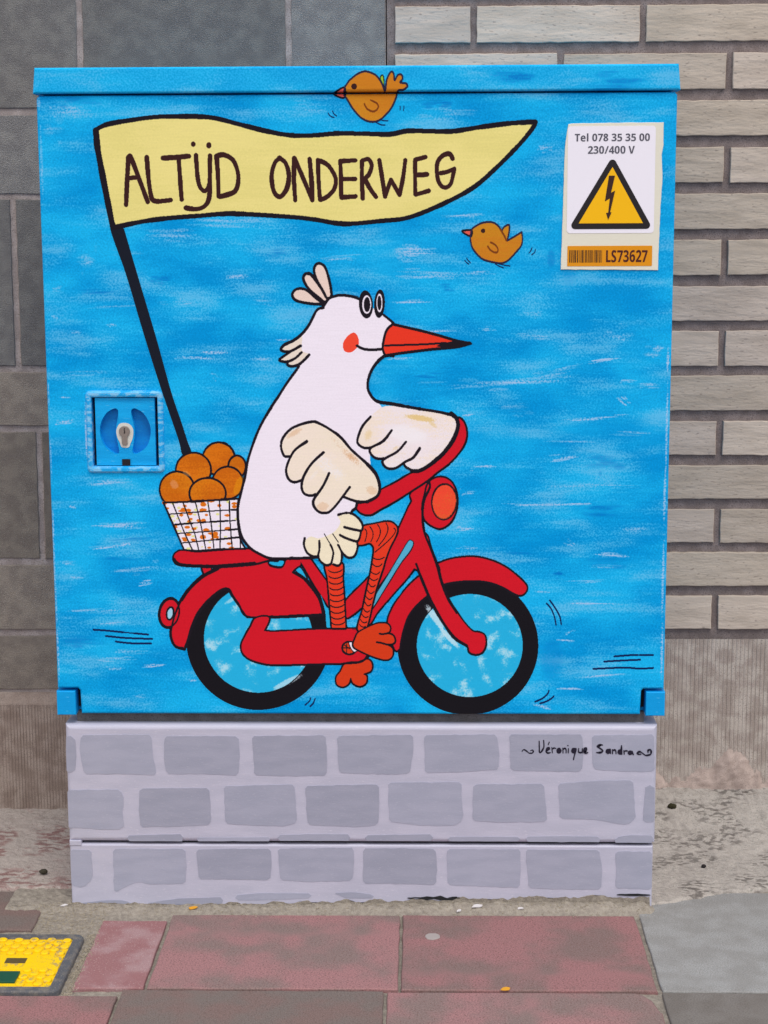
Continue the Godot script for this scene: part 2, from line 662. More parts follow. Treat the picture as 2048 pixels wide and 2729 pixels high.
func shapes_and_mural() -> void:
	var o := PackedByteArray()
	o.resize(MW * MH * 3)
	var deep := Color8(0, 146, 216)
	var bright := Color8(24, 178, 238)
	var chalk := Color8(126, 194, 236)
	for y in MH:
		var row := y * MW
		for x in MW:
			var i := row + x
			var st := streak[i] / 255.0
			var gr := grain[i] / 255.0
			var cl := cloud[i] / 255.0
			var j := ((y * 2 + 700) % MH) * MW + (x + 400) % MW
			var br := bristle[i] / 255.0
			var t := clampf(0.5 + (st - 0.5) * 0.22 + (br - 0.5) * 0.16 + (cl - 0.5) * 1.7 + (gr - 0.5) * 0.35, 0.0, 1.0)
			var w := 0.62 * smoothstep(0.50, 0.82, st * 0.09 + br * 0.10 + gr * 0.29 + cloud[j] / 255.0 * 0.60)
			if y < 78:
				t = minf(1.0, t * 0.55 + 0.5)
				w = maxf(w, 0.16 * smoothstep(0.35, 0.6, gr))
			var k := 1.0 + (gr - 0.5) * 0.10
			o[i * 3] = int(clampf(lerpf(lerpf(deep.r, bright.r, t) * k, chalk.r, w), 0.0, 1.0) * 255.0)
			o[i * 3 + 1] = int(clampf(lerpf(lerpf(deep.g, bright.g, t) * k, chalk.g, w), 0.0, 1.0) * 255.0)
			o[i * 3 + 2] = int(clampf(lerpf(lerpf(deep.b, bright.b, t) * k, chalk.b, w), 0.0, 1.0) * 255.0)
	art = Image.create_from_data(MW, MH, false, Image.FORMAT_RGB8, o)
	dab(91.6, 524.5, 47.3, 5.3, 0.5, -2, PALE)
	dab(63.8, 553.0, 33.1, 3.0, 0.45, -5, PALE)
	dab(93.3, 549.2, 10.6, 2.6, 0.95, -6, PALE)
	dab(116.5, 597.8, 13.0, 4.1, 0.7, -8, PALE)
	dab(104.7, 580.3, 41.4, 7.1, 0.35, -6, PALE)
	dab(53.9, 634.1, 47.3, 7.1, 0.4, -3, PALE)
	dab(70.7, 650.5, 23.7, 2.4, 0.35, -4, PALE)
	dab(76.7, 697.2, 35.5, 3.5, 0.45, 0, PALE)
	dab(123.4, 706.1, 21.3, 3.5, 0.85, -6, PALE)
	dab(70.1, 708.7, 23.7, 3.5, 0.4, 0, PALE)
	dab(172.5, 725.1, 7.1, 1.8, 0.6, -8, PALE)
	dab(19.0, 572.8, 14.2, 4.7, 0.35, 0, PALE)
	dab(30.7, 591.5, 11.8, 1.8, 0.35, 0, PALE)
	dab(106.3, 744.3, 15.4, 4.7, 0.3, 0, PALE)
	dab(95.5, 685.8, 29.6, 7.1, 0.25, 0, PALE)
	dab(236.9, 216.7, 18.7, 3.7, 0.55, 0, PALE)
	dab(208.7, 308.4, 24.3, 3.7, 0.65, 0, PALE)
	dab(189.5, 315.4, 37.4, 1.9, 0.6, 1, PALE)
	dab(162.7, 247.2, 28.1, 3.7, 0.35, -3, PALE)
	dab(82.5, 275.1, 11.2, 1.9, 0.45, 0, PALE)
	dab(52.8, 196.4, 16.8, 15.0, 0.28, 0, PALE)
	dab(155.3, 165.3, 52.4, 9.4, 0.35, 0, PALE)
	dab(38.5, 284.3, 9.4, 3.7, 0.35, 0, PALE)
	dab(294.1, 293.6, 13.1, 1.5, 0.5, 0, PALE)
	dab(266.5, 245.7, 18.7, 7.5, 0.25, 0, PALE)
	dab(12.6, 265.4, 7.5, 3.7, 0.35, 0, PALE)
	dab(17.7, 230.8, 9.4, 4.7, 0.3, 0, PALE)
	dab(87.0, 252.5, 48.6, 2.8, 0.25, -3, PALE)
	dab(107.7, 187.4, 28.1, 3.7, 0.25, 0, PALE)
	dab(265.4, 317.1, 29.9, 2.2, 0.3, 3, PALE)
	dab(52.1, 333.5, 37.4, 7.5, 0.25, 0, PALE)
	dab(208.1, 337.7, 11.2, 4.7, 0.3, 25, PALE)
	dab(461.6, 187.1, 23.8, 8.6, 0.55, 0, PALE)
	dab(472.4, 212.8, 56.2, 8.6, 0.5, 0, PALE)
	dab(537.2, 213.1, 36.8, 3.2, 0.45, 0, PALE)
	dab(450.7, 248.2, 36.8, 3.2, 0.6, -2, PALE)
	dab(544.1, 279.9, 13.0, 5.4, 0.4, 0, PALE)
	dab(483.2, 284.0, 43.2, 2.2, 0.45, -3, PALE)
	dab(439.6, 316.5, 21.6, 2.6, 0.6, -2, PALE)
	dab(559.7, 347.4, 112.4, 7.6, 0.45, -3, PALE)
	dab(635.8, 332.3, 43.2, 6.5, 0.35, -12, PALE)
	dab(690.0, 319.4, 30.3, 2.6, 0.6, -8, PALE)
	dab(716.5, 345.6, 13.0, 3.2, 0.55, 0, PALE)
	dab(711.5, 369.6, 11.9, 5.4, 0.6, 35, PALE)
	dab(675.9, 390.4, 49.7, 3.2, 0.6, -4, PALE)
	dab(637.2, 440.0, 32.4, 5.4, 0.5, -8, PALE)
	dab(538.4, 451.0, 19.5, 4.3, 0.55, -3, PALE)
	dab(600.6, 290.9, 32.4, 5.4, 0.35, 5, PALE)
	dab(520.5, 386.8, 13.0, 1.7, 0.5, -4, PALE)
	dab(748.5, 313.0, 17.3, 13.0, 0.4, 0, PALE)
	dab(744.9, 352.2, 21.6, 8.6, 0.35, 0, PALE)
	dab(706.8, 286.9, 25.9, 13.0, 0.22, 0, PALE)
	dab(719.9, 410.3, 32.4, 4.3, 0.35, 0, PALE)
	dab(647.9, 420.1, 43.2, 2.2, 0.35, 0, PALE)
	dab(579.6, 380.3, 25.9, 8.6, 0.25, 0, PALE)
	dab(598.2, 262.8, 15.1, 5.4, 0.3, 0, PALE)
	dab(521.1, 483.2, 13.2, 4.1, 0.55, 0, PALE)
	dab(512.8, 529.5, 16.5, 4.1, 0.7, -5, PALE)
	dab(617.2, 498.7, 66.0, 1.7, 0.5, 0, PALE)
	dab(659.2, 497.9, 19.8, 1.3, 0.7, 0, PALE)
	dab(521.3, 553.6, 16.5, 2.5, 0.55, 0, PALE)
	dab(648.1, 546.7, 9.9, 4.1, 0.5, 20, PALE)
	dab(699.0, 562.2, 29.7, 4.1, 0.65, 2, PALE)
	dab(669.1, 596.8, 33.0, 2.5, 0.4, -2, PALE)
	dab(694.2, 577.8, 24.8, 3.3, 0.35, 0, PALE)
	dab(675.7, 474.9, 74.3, 5.0, 0.3, 0, PALE)
	dab(644.6, 671.8, 14.9, 2.0, 0.7, 2, PALE)
	dab(649.6, 661.2, 9.9, 2.0, 0.4, -30, PALE)
	dab(686.5, 624.6, 49.5, 2.5, 0.4, 0, PALE)
	dab(693.1, 717.4, 41.3, 2.0, 0.45, -3, PALE)
	dab(654.0, 735.2, 24.8, 1.7, 0.65, 5, PALE)
	dab(616.6, 758.3, 16.5, 3.3, 0.7, 10, PALE)
	dab(615.0, 609.8, 13.2, 1.7, 0.4, 0, PALE)
	dab(727.1, 529.6, 24.8, 9.9, 0.2, 0, PALE)
	dab(496.9, 23.6, 42.3, 11.3, 0.3, 0, PALE)
	dab(613.7, 65.0, 16.9, 5.6, 0.5, -10, PALE)
	dab(446.5, 188.1, 22.5, 14.1, 0.5, 0, PALE)
	dab(513.9, 144.1, 33.8, 4.2, 0.45, -3, PALE)
	dab(39.7, 18.2, 42.3, 11.3, 0.3, 0, PALE)
	dab(232.8, 151.1, 84.5, 7.0, 0.35, 0, PALE)
	dab(19.3, 39.9, 16.9, 16.9, 0.25, 0, PALE)
	dab(362.0, 193.4, 39.4, 4.2, 0.5, -3, PALE)
	dab(332.9, 14.5, 33.8, 11.3, 0.22, 0, PALE)
	dab(21.5, 394.8, 15.5, 3.3, 0.75, -4, PALE)
	dab(27.4, 501.9, 6.2, 3.1, 0.6, 20, PALE)
	dab(21.5, 363.6, 12.4, 1.0, 0.4, 0, PALE)
	dab(72.3, 470.8, 34.3, 4.3, 0.5, -3, PALE)
	dab(81.0, 525.1, 50.1, 5.7, 0.4, 0, PALE)
	dab(144.6, 219.1, 18.7, 7.5, 0.45, 0, DEEP)
	dab(74.3, 233.8, 37.4, 3.7, 0.3, 0, DEEP)
	dab(286.2, 188.1, 18.7, 5.6, 0.4, 0, DEEP)
	dab(494.0, 230.1, 13.0, 5.4, 0.45, 0, DEEP)
	dab(472.3, 338.4, 25.9, 5.4, 0.4, 0, DEEP)
	dab(621.2, 196.3, 6.5, 15.1, 0.4, 0, DEEP)
	dab(692.1, 446.8, 32.4, 13.0, 0.3, 0, DEEP)
	dab(439.5, 373.4, 32.4, 6.5, 0.4, 0, DEEP)
	dab(693.0, 505.6, 36.3, 9.9, 0.35, 0, DEEP)
	dab(635.1, 586.4, 9.9, 6.6, 0.5, 0, DEEP)
	dab(694.1, 572.6, 29.7, 9.9, 0.3, 0, DEEP)
	dab(584.0, 560.5, 24.8, 2.5, 0.4, 0, DEEP)
	dab(483.0, 12.6, 22.5, 8.5, 0.5, 0, DEEP)
	dab(695.6, -13.1, 47.9, 14.1, 0.45, 0, DEEP)
	dab(574.2, -16.5, 36.6, 14.1, 0.4, 0, DEEP)
	dab(643.0, 177.8, 16.9, 70.4, 0.25, 0, DEEP)
	dab(86.7, 567.9, 29.6, 3.5, 0.35, 0, DEEP)
	dab(34.1, 673.2, 41.4, 9.5, 0.3, 0, DEEP)
	dab(105.8, 541.8, 41.4, 3.0, 0.35, -4, DEEP)
	dab(45.7, 4.6, 42.3, 8.5, 0.3, 0, DEEP)
	dab(627.9, 696.4, 19.8, 33.0, 0.3, 0, DEEP)
	dab(1.2, 562.9, 1.7, 59.1, 0.7, 0, PALE)
	dab(1.8, 625.4, 1.7, 35.5, 0.6, 0, PALE)
	dab(2.0, 688.4, 1.7, 47.3, 0.7, 0, PALE)
	dab(1.9, 519.5, 1.4, 23.7, 0.6, 0, PALE)
	dab(765.3, 319.6, 2.2, 19.5, 0.9, 0, PALE)
	dab(765.7, 407.1, 1.9, 75.7, 0.7, 0, PALE)
	dab(764.9, 488.6, 2.0, 42.9, 0.7, 0, PALE)
	dab(765.1, 591.6, 2.0, 66.0, 0.7, 0, PALE)
	dab(765.9, 687.4, 2.0, 49.5, 0.7, 0, PALE)
	dab(1.9, 359.4, 1.2, 24.8, 0.6, 0, PALE)
	dab(2.0, 437.7, 1.0, 41.3, 0.6, 0, PALE)
	dab(2.3, 7.1, 3.9, 8.5, 0.5, 0, PALE)
	dab(3.8, 78.2, 2.3, 56.3, 0.4, 0, PALE)
	dab(47.2, 407.3, 2.0, 47.2, 0.8, 0, PALE)
	dab(96.2, 357.7, 45.8, 1.7, 0.8, 0, PALE)
	dab(137.9, 409.0, 1.7, 42.9, 0.6, 0, PALE)
	dab(93.4, 455.3, 45.8, 2.0, 0.7, 0, PALE)
	line([48.2, 658.7, 65.4, 659.9, 90.0, 662.4, 118.4, 665.0], 1.7, NAVY)
	line([63.4, 666.9, 89.8, 669.4, 123.1, 670.6], 1.7, NAVY)
	line([76.1, 674.1, 95.8, 676.3, 121.8, 676.3], 1.7, NAVY)
	line([706.3, 692.8, 730.2, 691.0, 755.7, 691.0], 1.7, NAVY)
	line([693.7, 699.5, 718.4, 698.0, 739.7, 697.1], 1.7, NAVY)
	line([680.1, 709.0, 718.5, 707.4, 739.0, 708.6, 756.1, 707.7], 1.7, NAVY)
	line([624.4, 620.3, 632.2, 631.6, 637.5, 642.0, 639.3, 651.6], 1.7, NAVY)
	line([620.6, 624.6, 626.3, 631.6, 630.6, 642.0, 632.8, 652.5], 1.7, NAVY)
	line([624.6, 737.3, 623.2, 741.4, 616.5, 747.6, 607.1, 752.1], 1.7, NAVY)
	line([631.0, 744.6, 626.8, 748.5, 619.9, 752.1, 613.4, 754.2], 1.7, NAVY)
	line([322.6, 747.7, 320.9, 751.8, 315.2, 756.8], 1.7, NAVY)
	line([328.2, 748.5, 325.8, 754.3, 321.7, 758.5], 1.7, NAVY)
	line([351.8, 22.2, 354.3, 25.6, 359.5, 27.7], 0.9, NAVY)
	line([357.0, 19.7, 359.1, 23.6, 362.2, 25.6], 0.9, NAVY)
	line([438.3, 14.6, 438.3, 19.3], 0.9, NAVY)
	line([443.0, 14.6, 442.5, 19.7], 0.9, NAVY)
	line([516.3, 198.1, 518.5, 200.5, 521.7, 202.7], 0.9, NAVY)
	line([518.8, 195.2, 520.6, 198.4, 523.9, 201.3], 0.9, NAVY)
	line([597.9, 183.2, 596.2, 187.1, 594.0, 189.5], 0.9, NAVY)
	line([602.2, 185.0, 601.2, 188.5, 597.3, 191.7], 0.9, NAVY)
	S["pole"] = [84.3, 153.9, 103.2, 215.2, 122.0, 284.6, 141.2, 350.9, 161.9, 416.3, 166.6, 435.5, 177.6, 433.3, 173.5, 419.3, 166.1, 394.4, 154.4, 356.6, 137.1, 288.4, 118.2, 219.0, 102.0, 158.6, 102.0, 158.6]
	fill(S["pole"], POLE)
	S["banner"] = [71.3, 40.0, 71.3, 40.0, 85.5, 33.7, 113.5, 29.1, 146.4, 25.3, 187.3, 25.0, 215.1, 27.2, 244.4, 34.6, 277.0, 42.8, 306.4, 48.0, 334.2, 48.2, 362.0, 46.1, 396.8, 46.6, 426.4, 47.3, 447.3, 43.5, 475.1, 44.1, 501.2, 44.3, 535.9, 39.4, 570.6, 35.3, 600.9, 33.8, 600.9, 33.8, 596.6, 42.3, 579.5, 62.6, 553.6, 88.0, 527.5, 110.2, 492.6, 128.9, 448.8, 146.0, 413.7, 150.2, 369.8, 153.4, 334.7, 148.1, 308.4, 145.1, 259.0, 141.7, 226.0, 140.7, 192.9, 143.0, 159.8, 145.3, 126.6, 149.2, 90.0, 156.4, 90.0, 156.4, 85.5, 140.1, 79.8, 110.9, 74.3, 75.3, 71.6, 56.0]
	fill(S["banner"], CREAM)
	mottle("banner", Color8(214, 205, 120), 0.35, 11)
	line(S["banner"], 5.4, INK, true)
	line([71.3, 40.8, 72.3, 59.3, 75.7, 81.8, 79.9, 107.6, 85.5, 140.1, 88.3, 156.4], 7.5, INK)
	line([105.3, 129.6, 107.3, 101.3, 109.8, 73.1, 109.8, 73.1, 113.0, 73.9, 123.0, 101.4, 131.9, 126.5], 5.6, BROWN)
	line([109.1, 97.6, 119.0, 96.8], 5.6, BROWN)
	line([132.0, 73.2, 133.7, 101.4, 136.5, 120.8, 140.5, 125.1, 150.4, 125.1, 160.3, 123.9], 5.6, BROWN)
	line([151.7, 74.1, 168.2, 73.2, 183.8, 71.7], 5.6, BROWN)
	line([170.6, 74.2, 171.7, 98.4, 173.2, 124.3], 5.6, BROWN)
	line([191.7, 71.1, 192.7, 92.0, 195.0, 106.6, 200.2, 113.4, 204.8, 110.7, 207.8, 103.4], 5.6, BROWN)
	line([208.6, 71.5, 207.8, 101.8, 206.6, 121.2, 201.4, 130.9, 191.4, 134.9, 177.4, 133.5], 5.6, BROWN)
	line([188.7, 57.3, 188.7, 58.6], 5.6, BROWN)
	line([207.6, 58.7, 207.5, 60.9], 5.6, BROWN)
	line([216.7, 72.1, 217.8, 95.4, 218.1, 120.4], 5.6, BROWN)
	line([216.7, 72.1, 225.7, 70.7, 237.1, 77.8, 242.5, 95.5, 239.7, 111.6, 231.4, 117.2, 218.1, 120.4], 5.6, BROWN)
	line([292.9, 74.4, 300.2, 81.3, 303.8, 95.8, 300.6, 111.9, 292.2, 120.8, 285.0, 113.5, 282.9, 95.7, 286.6, 81.3, 292.9, 74.4], 5.6, BROWN)
	line([311.1, 124.9, 309.8, 99.1, 310.6, 75.0, 310.6, 75.0, 320.5, 97.5, 331.7, 125.0, 331.7, 125.0, 331.1, 102.4, 329.0, 75.1], 5.6, BROWN)
	line([339.0, 77.5, 339.6, 100.7, 341.1, 124.8], 5.208, BROWN)
	line([339.0, 77.5, 351.2, 83.6, 360.3, 99.1, 357.9, 112.8, 349.0, 121.4, 341.1, 124.8], 5.208, BROWN)
	line([366.1, 78.5, 366.7, 100.8, 366.9, 121.8], 5.208, BROWN)
	line([366.6, 78.9, 385.3, 77.8], 5.208, BROWN)
	line([367.1, 99.9, 384.6, 100.0], 5.208, BROWN)
	line([367.3, 121.8, 385.0, 120.7], 5.208, BROWN)
	line([392.9, 123.0, 392.1, 100.9, 392.3, 78.3], 5.208, BROWN)
	line([392.3, 78.3, 399.8, 76.6, 403.9, 83.8, 400.9, 94.1, 395.6, 100.1, 395.6, 100.1, 401.7, 111.3, 409.5, 122.0], 5.208, BROWN)
	line([413.2, 77.9, 416.6, 99.3, 420.0, 120.8, 420.0, 120.8, 427.1, 101.1, 427.1, 101.1, 437.5, 119.2, 437.5, 119.2, 441.9, 97.7, 444.6, 77.2], 5.208, BROWN)
	line([456.3, 77.6, 456.3, 101.3, 456.6, 119.0], 5.208, BROWN)
	line([456.3, 77.6, 469.6, 74.3], 5.208, BROWN)
	line([457.1, 95.8, 471.3, 95.0], 5.208, BROWN)
	line([456.6, 119.0, 473.4, 114.4], 5.208, BROWN)
	line([501.6, 76.7, 497.8, 71.0, 489.9, 72.7, 483.0, 82.5, 483.9, 101.4, 490.9, 110.5, 499.2, 106.6, 503.4, 89.1], 5.208, BROWN)
	line([487.0, 93.7, 495.2, 92.0, 504.4, 88.1], 5.208, BROWN)
	S["rear_tyre"] = [349.0, 668.9, 346.1, 691.4, 338.0, 712.7, 325.2, 731.4, 308.4, 746.6, 288.6, 757.3, 266.9, 762.8, 244.7, 762.9, 223.1, 757.4, 203.6, 746.8, 187.3, 731.6, 175.1, 712.9, 167.7, 691.6, 165.6, 669.0, 168.7, 646.6, 177.1, 625.5, 190.0, 607.0, 206.8, 592.1, 226.5, 581.7, 247.9, 576.4, 269.8, 576.4, 291.1, 581.7, 310.4, 592.1, 326.6, 607.0, 338.9, 625.4, 346.5, 646.5]
	S["rear_rim"] = [326.7, 669.6, 324.1, 688.0, 317.0, 705.3, 305.7, 720.2, 291.2, 731.6, 274.3, 738.8, 256.2, 741.3, 238.1, 738.8, 221.4, 731.7, 207.2, 720.3, 196.4, 705.4, 189.8, 688.2, 187.9, 669.7, 190.6, 651.2, 197.9, 634.1, 209.2, 619.4, 223.8, 608.2, 240.6, 601.1, 258.5, 598.7, 276.3, 601.1, 292.9, 608.2, 307.0, 619.4, 317.8, 634.1, 324.5, 651.2]
	S["front_tyre"] = [610.8, 678.9, 608.4, 700.4, 601.0, 720.8, 589.0, 738.8, 573.0, 753.3, 554.0, 763.6, 533.1, 768.9, 511.6, 768.9, 490.6, 763.7, 471.5, 753.5, 455.4, 739.0, 443.2, 721.0, 435.7, 700.6, 433.1, 679.0, 435.8, 657.5, 443.4, 637.3, 455.6, 619.6, 471.6, 605.3, 490.4, 595.4, 511.1, 590.2, 532.3, 590.2, 553.0, 595.4, 571.9, 605.3, 588.0, 619.6, 600.2, 637.3, 608.0, 657.4]
	S["front_rim"] = [591.6, 678.7, 589.5, 696.2, 582.9, 712.5, 572.3, 726.6, 558.4, 737.4, 542.1, 744.2, 524.6, 746.6, 507.1, 744.3, 490.8, 737.5, 476.8, 726.7, 466.1, 712.7, 459.3, 696.3, 457.1, 678.8, 459.4, 661.4, 466.1, 645.2, 476.8, 631.2, 490.7, 620.6, 506.8, 613.9, 524.1, 611.6, 541.5, 613.9, 557.7, 620.6, 571.6, 631.2, 582.4, 645.1, 589.2, 661.3]
	fill(S["rear_tyre"], TYRE)
	fill(S["rear_rim"], CYAN)
	mottle("rear_rim", Color8(186, 224, 240), 0.85, 3, true)
	fill(S["front_tyre"], TYRE)
	fill(S["front_rim"], CYAN)
	mottle("front_rim", Color8(186, 224, 240), 0.85, 8, true)
	wash(480.6, 643.1, 19.4, 4.6, 0.8, 55, Color8(206, 230, 242))
	wash(498.8, 669.2, 21.1, 3.5, 0.8, 48, Color8(206, 230, 242))
	wash(295.5, 725.3, 20.0, 3.7, 0.7, -28, Color8(206, 230, 242))
	wash(223.5, 620.2, 10.8, 2.8, 0.6, -32, Color8(206, 230, 242))
	line(S["rear_rim"], 1.0, TYRE, true)
	line(S["front_rim"], 1.0, TYRE, true)
	S["rear_guard"] = [162.0, 682.9, 151.7, 679.2, 147.1, 667.7, 147.7, 656.2, 152.7, 638.2, 161.1, 620.2, 172.7, 603.9, 189.0, 589.3, 208.3, 579.6, 225.9, 574.7, 254.6, 574.3, 254.6, 574.3, 259.4, 571.8, 272.1, 571.8, 272.9, 577.2, 287.9, 579.9, 293.6, 570.7, 297.6, 569.1, 324.6, 568.6, 324.6, 568.6, 335.6, 584.5, 345.0, 597.4, 349.0, 600.7, 350.3, 631.6, 341.6, 620.2, 329.1, 600.7, 313.5, 573.1, 311.1, 575.6, 302.2, 584.5, 319.6, 595.8, 332.1, 612.1, 337.5, 628.4, 339.3, 638.5, 339.3, 638.5, 280.7, 641.4, 243.9, 641.5, 243.9, 641.5, 233.0, 625.1, 226.0, 614.5, 220.9, 605.9, 220.9, 605.9, 210.9, 607.2, 194.7, 620.2, 181.5, 636.6, 173.1, 654.6, 167.9, 671.0, 163.6, 682.2]
	S["chain_guard"] = [255.0, 643.9, 271.0, 643.4, 264.4, 660.4, 264.4, 660.4, 280.4, 661.4, 328.4, 658.8, 382.8, 657.7, 340.1, 658.1, 383.9, 659.0, 392.1, 669.3, 396.9, 688.1, 391.0, 697.5, 381.8, 701.3, 365.3, 701.8, 382.5, 701.4, 344.0, 702.1, 279.8, 703.5, 260.5, 701.4, 244.5, 695.6, 237.0, 687.4, 236.3, 677.5, 241.8, 666.0, 248.4, 654.5]
	S["rack"] = [152.8, 565.8, 157.0, 559.3, 167.4, 557.2, 202.4, 557.7, 243.8, 555.0, 281.7, 568.3, 272.2, 568.6, 254.6, 573.1, 233.9, 575.1, 202.0, 576.3, 170.1, 575.5, 156.6, 573.1]
	S["rack_strut"] = [188.5, 575.5, 191.4, 586.9, 198.6, 584.5, 197.2, 575.5]
	S["rear_lamp"] = [157.4, 639.1, 154.7, 646.7, 150.1, 652.4, 144.7, 655.0, 139.3, 654.0, 135.2, 649.7, 133.2, 642.8, 133.5, 634.8, 136.3, 627.1, 140.8, 621.5, 146.3, 618.9, 151.6, 619.8, 155.7, 624.2, 157.8, 631.0]
	S["rear_lamp_hole"] = [150.5, 638.2, 149.4, 641.6, 147.7, 644.2, 145.7, 645.4, 143.8, 645.1, 142.4, 643.2, 141.8, 640.2, 142.0, 636.6, 143.1, 633.2, 144.9, 630.6, 146.9, 629.4, 148.8, 629.7, 150.2, 631.6, 150.8, 634.6]
	S["front_fender"] = [429.5, 682.4, 421.4, 650.6, 427.8, 630.1, 438.8, 613.3, 449.7, 600.3, 462.4, 589.2, 482.4, 575.4, 502.3, 568.0, 527.6, 565.6, 549.3, 569.8, 569.3, 579.1, 585.6, 592.0, 594.8, 602.2, 593.9, 609.6, 587.6, 613.7, 578.5, 610.5, 565.8, 603.1, 547.6, 596.6, 527.7, 594.8, 507.8, 596.1, 489.6, 600.3, 471.5, 613.3, 456.9, 626.3, 446.0, 641.2, 439.6, 659.9, 436.4, 674.9, 434.9, 683.4]
	S["tube_top"] = [440.8, 526.6, 429.9, 552.3, 409.9, 578.1, 393.4, 595.7, 366.8, 624.5, 368.0, 643.5, 389.6, 628.2, 402.4, 611.5, 415.2, 594.8, 438.9, 561.5, 448.0, 543.1, 460.7, 526.6]
	S["tube_down"] = [451.6, 546.8, 438.9, 570.7, 420.7, 600.3, 403.3, 628.2, 391.3, 645.0, 389.4, 652.5, 398.6, 650.6, 407.8, 636.0, 420.6, 620.8, 431.5, 608.1, 446.1, 591.1, 457.6, 574.1, 464.3, 561.5]
	S["head"] = [451.4, 484.4, 473.1, 468.5, 469.1, 481.4, 466.2, 497.4, 465.2, 513.3, 464.2, 525.4, 469.1, 545.4, 477.0, 563.6, 484.9, 583.7, 461.1, 581.7, 433.4, 571.6, 419.6, 565.5, 427.6, 547.4, 437.5, 525.3, 447.4, 503.3, 452.0, 494.4]
	S["fork"] = [457.0, 574.1, 464.2, 592.9, 473.3, 615.2, 482.4, 633.8, 493.3, 652.4, 506.1, 669.2, 521.7, 679.5, 524.4, 687.0, 531.7, 689.8, 539.9, 687.0, 544.1, 676.7, 542.9, 666.4, 537.1, 662.7, 528.0, 660.8, 518.8, 651.5, 507.9, 636.6, 496.9, 618.9, 488.7, 598.5, 482.9, 576.3, 475.1, 554.2, 467.9, 535.8, 448.0, 543.1]
	S["handlebar"] = [383.3, 498.9, 396.2, 495.7, 409.1, 483.3, 431.8, 471.4, 451.4, 459.9, 467.2, 455.2, 480.9, 445.7, 496.6, 427.9, 507.3, 404.3, 509.2, 391.6, 515.1, 395.5, 518.4, 404.3, 518.4, 416.1, 512.2, 429.9, 498.6, 445.7, 482.9, 457.6, 471.1, 467.5, 453.4, 479.4, 431.7, 493.3, 411.9, 504.3, 400.1, 510.9, 390.2, 509.7, 383.9, 504.3]
	S["lamp"] = [473.1, 471.5, 484.8, 464.9, 496.6, 467.5, 504.5, 477.5, 507.5, 495.4, 505.6, 509.4, 498.7, 521.4, 488.8, 528.0, 479.0, 526.4, 468.1, 517.3, 466.0, 501.4, 468.7, 485.4]
	S["lamp_glass"] = [507.3, 496.1, 505.1, 505.7, 500.3, 513.1, 493.9, 517.0, 487.1, 516.5, 481.2, 511.8, 477.5, 503.7, 476.6, 493.9, 478.8, 484.3, 483.6, 476.9, 490.0, 473.1, 496.8, 473.6, 502.7, 478.3, 506.4, 486.3]
	S["slot"] = [447.1, 545.9, 451.3, 545.0, 453.1, 548.6, 448.9, 557.8, 437.1, 573.5, 420.7, 600.3, 402.3, 630.1, 401.4, 626.4, 405.1, 616.1, 420.7, 590.1, 437.1, 562.4]
	for n in ["rear_lamp", "rack_strut", "rear_guard", "chain_guard"]: line(S[n], 4.8, INK, true)
	for n in ["rear_lamp", "rack_strut", "rear_guard", "chain_guard"]: fill(S[n], RED)
	line(S["rear_lamp"], 2.2, INK, true)
	fill(S["rear_lamp_hole"], PALER)
	line(S["rear_lamp_hole"], 2.2, INK, true)
	line([162.0, 682.9, 151.7, 679.2, 147.1, 667.7, 147.7, 656.2, 152.7, 638.2, 161.1, 620.2, 172.7, 603.9, 189.0, 589.3, 208.3, 579.6, 225.9, 574.7, 254.6, 574.3], 2.4, INK)
	line([161.1, 620.2, 172.7, 604.3, 189.0, 589.6, 208.3, 579.9], 4.2, INK)
	line([302.2, 584.5, 319.6, 595.8, 332.1, 612.1, 337.5, 628.4, 339.3, 638.5], 2.6, INK)
	line([339.3, 638.5, 280.7, 641.4, 243.9, 641.5, 233.0, 625.1, 226.0, 614.5, 220.9, 605.9, 210.9, 607.2, 194.7, 620.2, 181.5, 636.6, 173.1, 654.6, 167.9, 671.0, 163.6, 682.2], 2.4, INK)
	line([317.2, 592.6, 333.7, 613.7, 339.9, 628.3], 5.5, INK)
	S["gap"] = [305.4, 582.0, 311.8, 578.0, 320.4, 593.4, 313.3, 589.3]
	fill(S["gap"], CYAN)
	line(S["gap"], 1.6, INK, true)
	S["gap_low"] = [336.9, 613.7, 343.1, 628.3, 349.1, 634.9, 349.6, 656.1, 344.1, 656.1, 342.3, 634.9]
	fill(S["gap_low"], CYAN)
	S["gap_seat"] = [273.0, 569.9, 291.3, 569.1, 288.0, 577.7, 274.0, 575.6]
	fill(S["gap_seat"], CYAN)
	line(S["gap_seat"], 2, INK, true)
	line(S["rack"], 4.6, INK, true)
	fill(S["rack"], RED)
	line([152.8, 568.2, 160.6, 574.7, 186.1, 576.7, 217.9, 576.4, 254.6, 573.1], 4.4, INK)
	line(S["chain_guard"], 4.4, INK, true)
	fill(S["chain_guard"], RED)
	for n in ["front_fender"]: line(S[n], 4.8, INK, true)
	fill(S["front_fender"], RED)
	for n in ["tube_top", "tube_down", "head", "fork"]: line(S[n], 4.8, INK, true)
	for n in ["tube_top", "tube_down", "head", "fork"]: fill(S[n], RED)
	line(S["slot"], 2.6, INK, true)
	fill(S["slot"], SLOT)
	line([457.0, 574.1, 464.2, 592.9, 473.3, 615.2, 482.4, 633.8, 493.3, 652.4, 506.1, 669.2, 521.7, 679.5], 2.8, INK)
	line([465.2, 515.6, 467.9, 535.8, 475.1, 554.2, 482.9, 576.3, 488.7, 598.5, 496.9, 618.9, 507.9, 636.6], 2.6, INK)
	line(S["lamp"], 5.0, INK, true)
	fill(S["lamp"], RED)
	fill(S["lamp_glass"], ORANGE_RED)
	line(S["lamp_glass"], 2.2, INK, true)
	soft("lamp_glass", Color8(228, 100, 50))
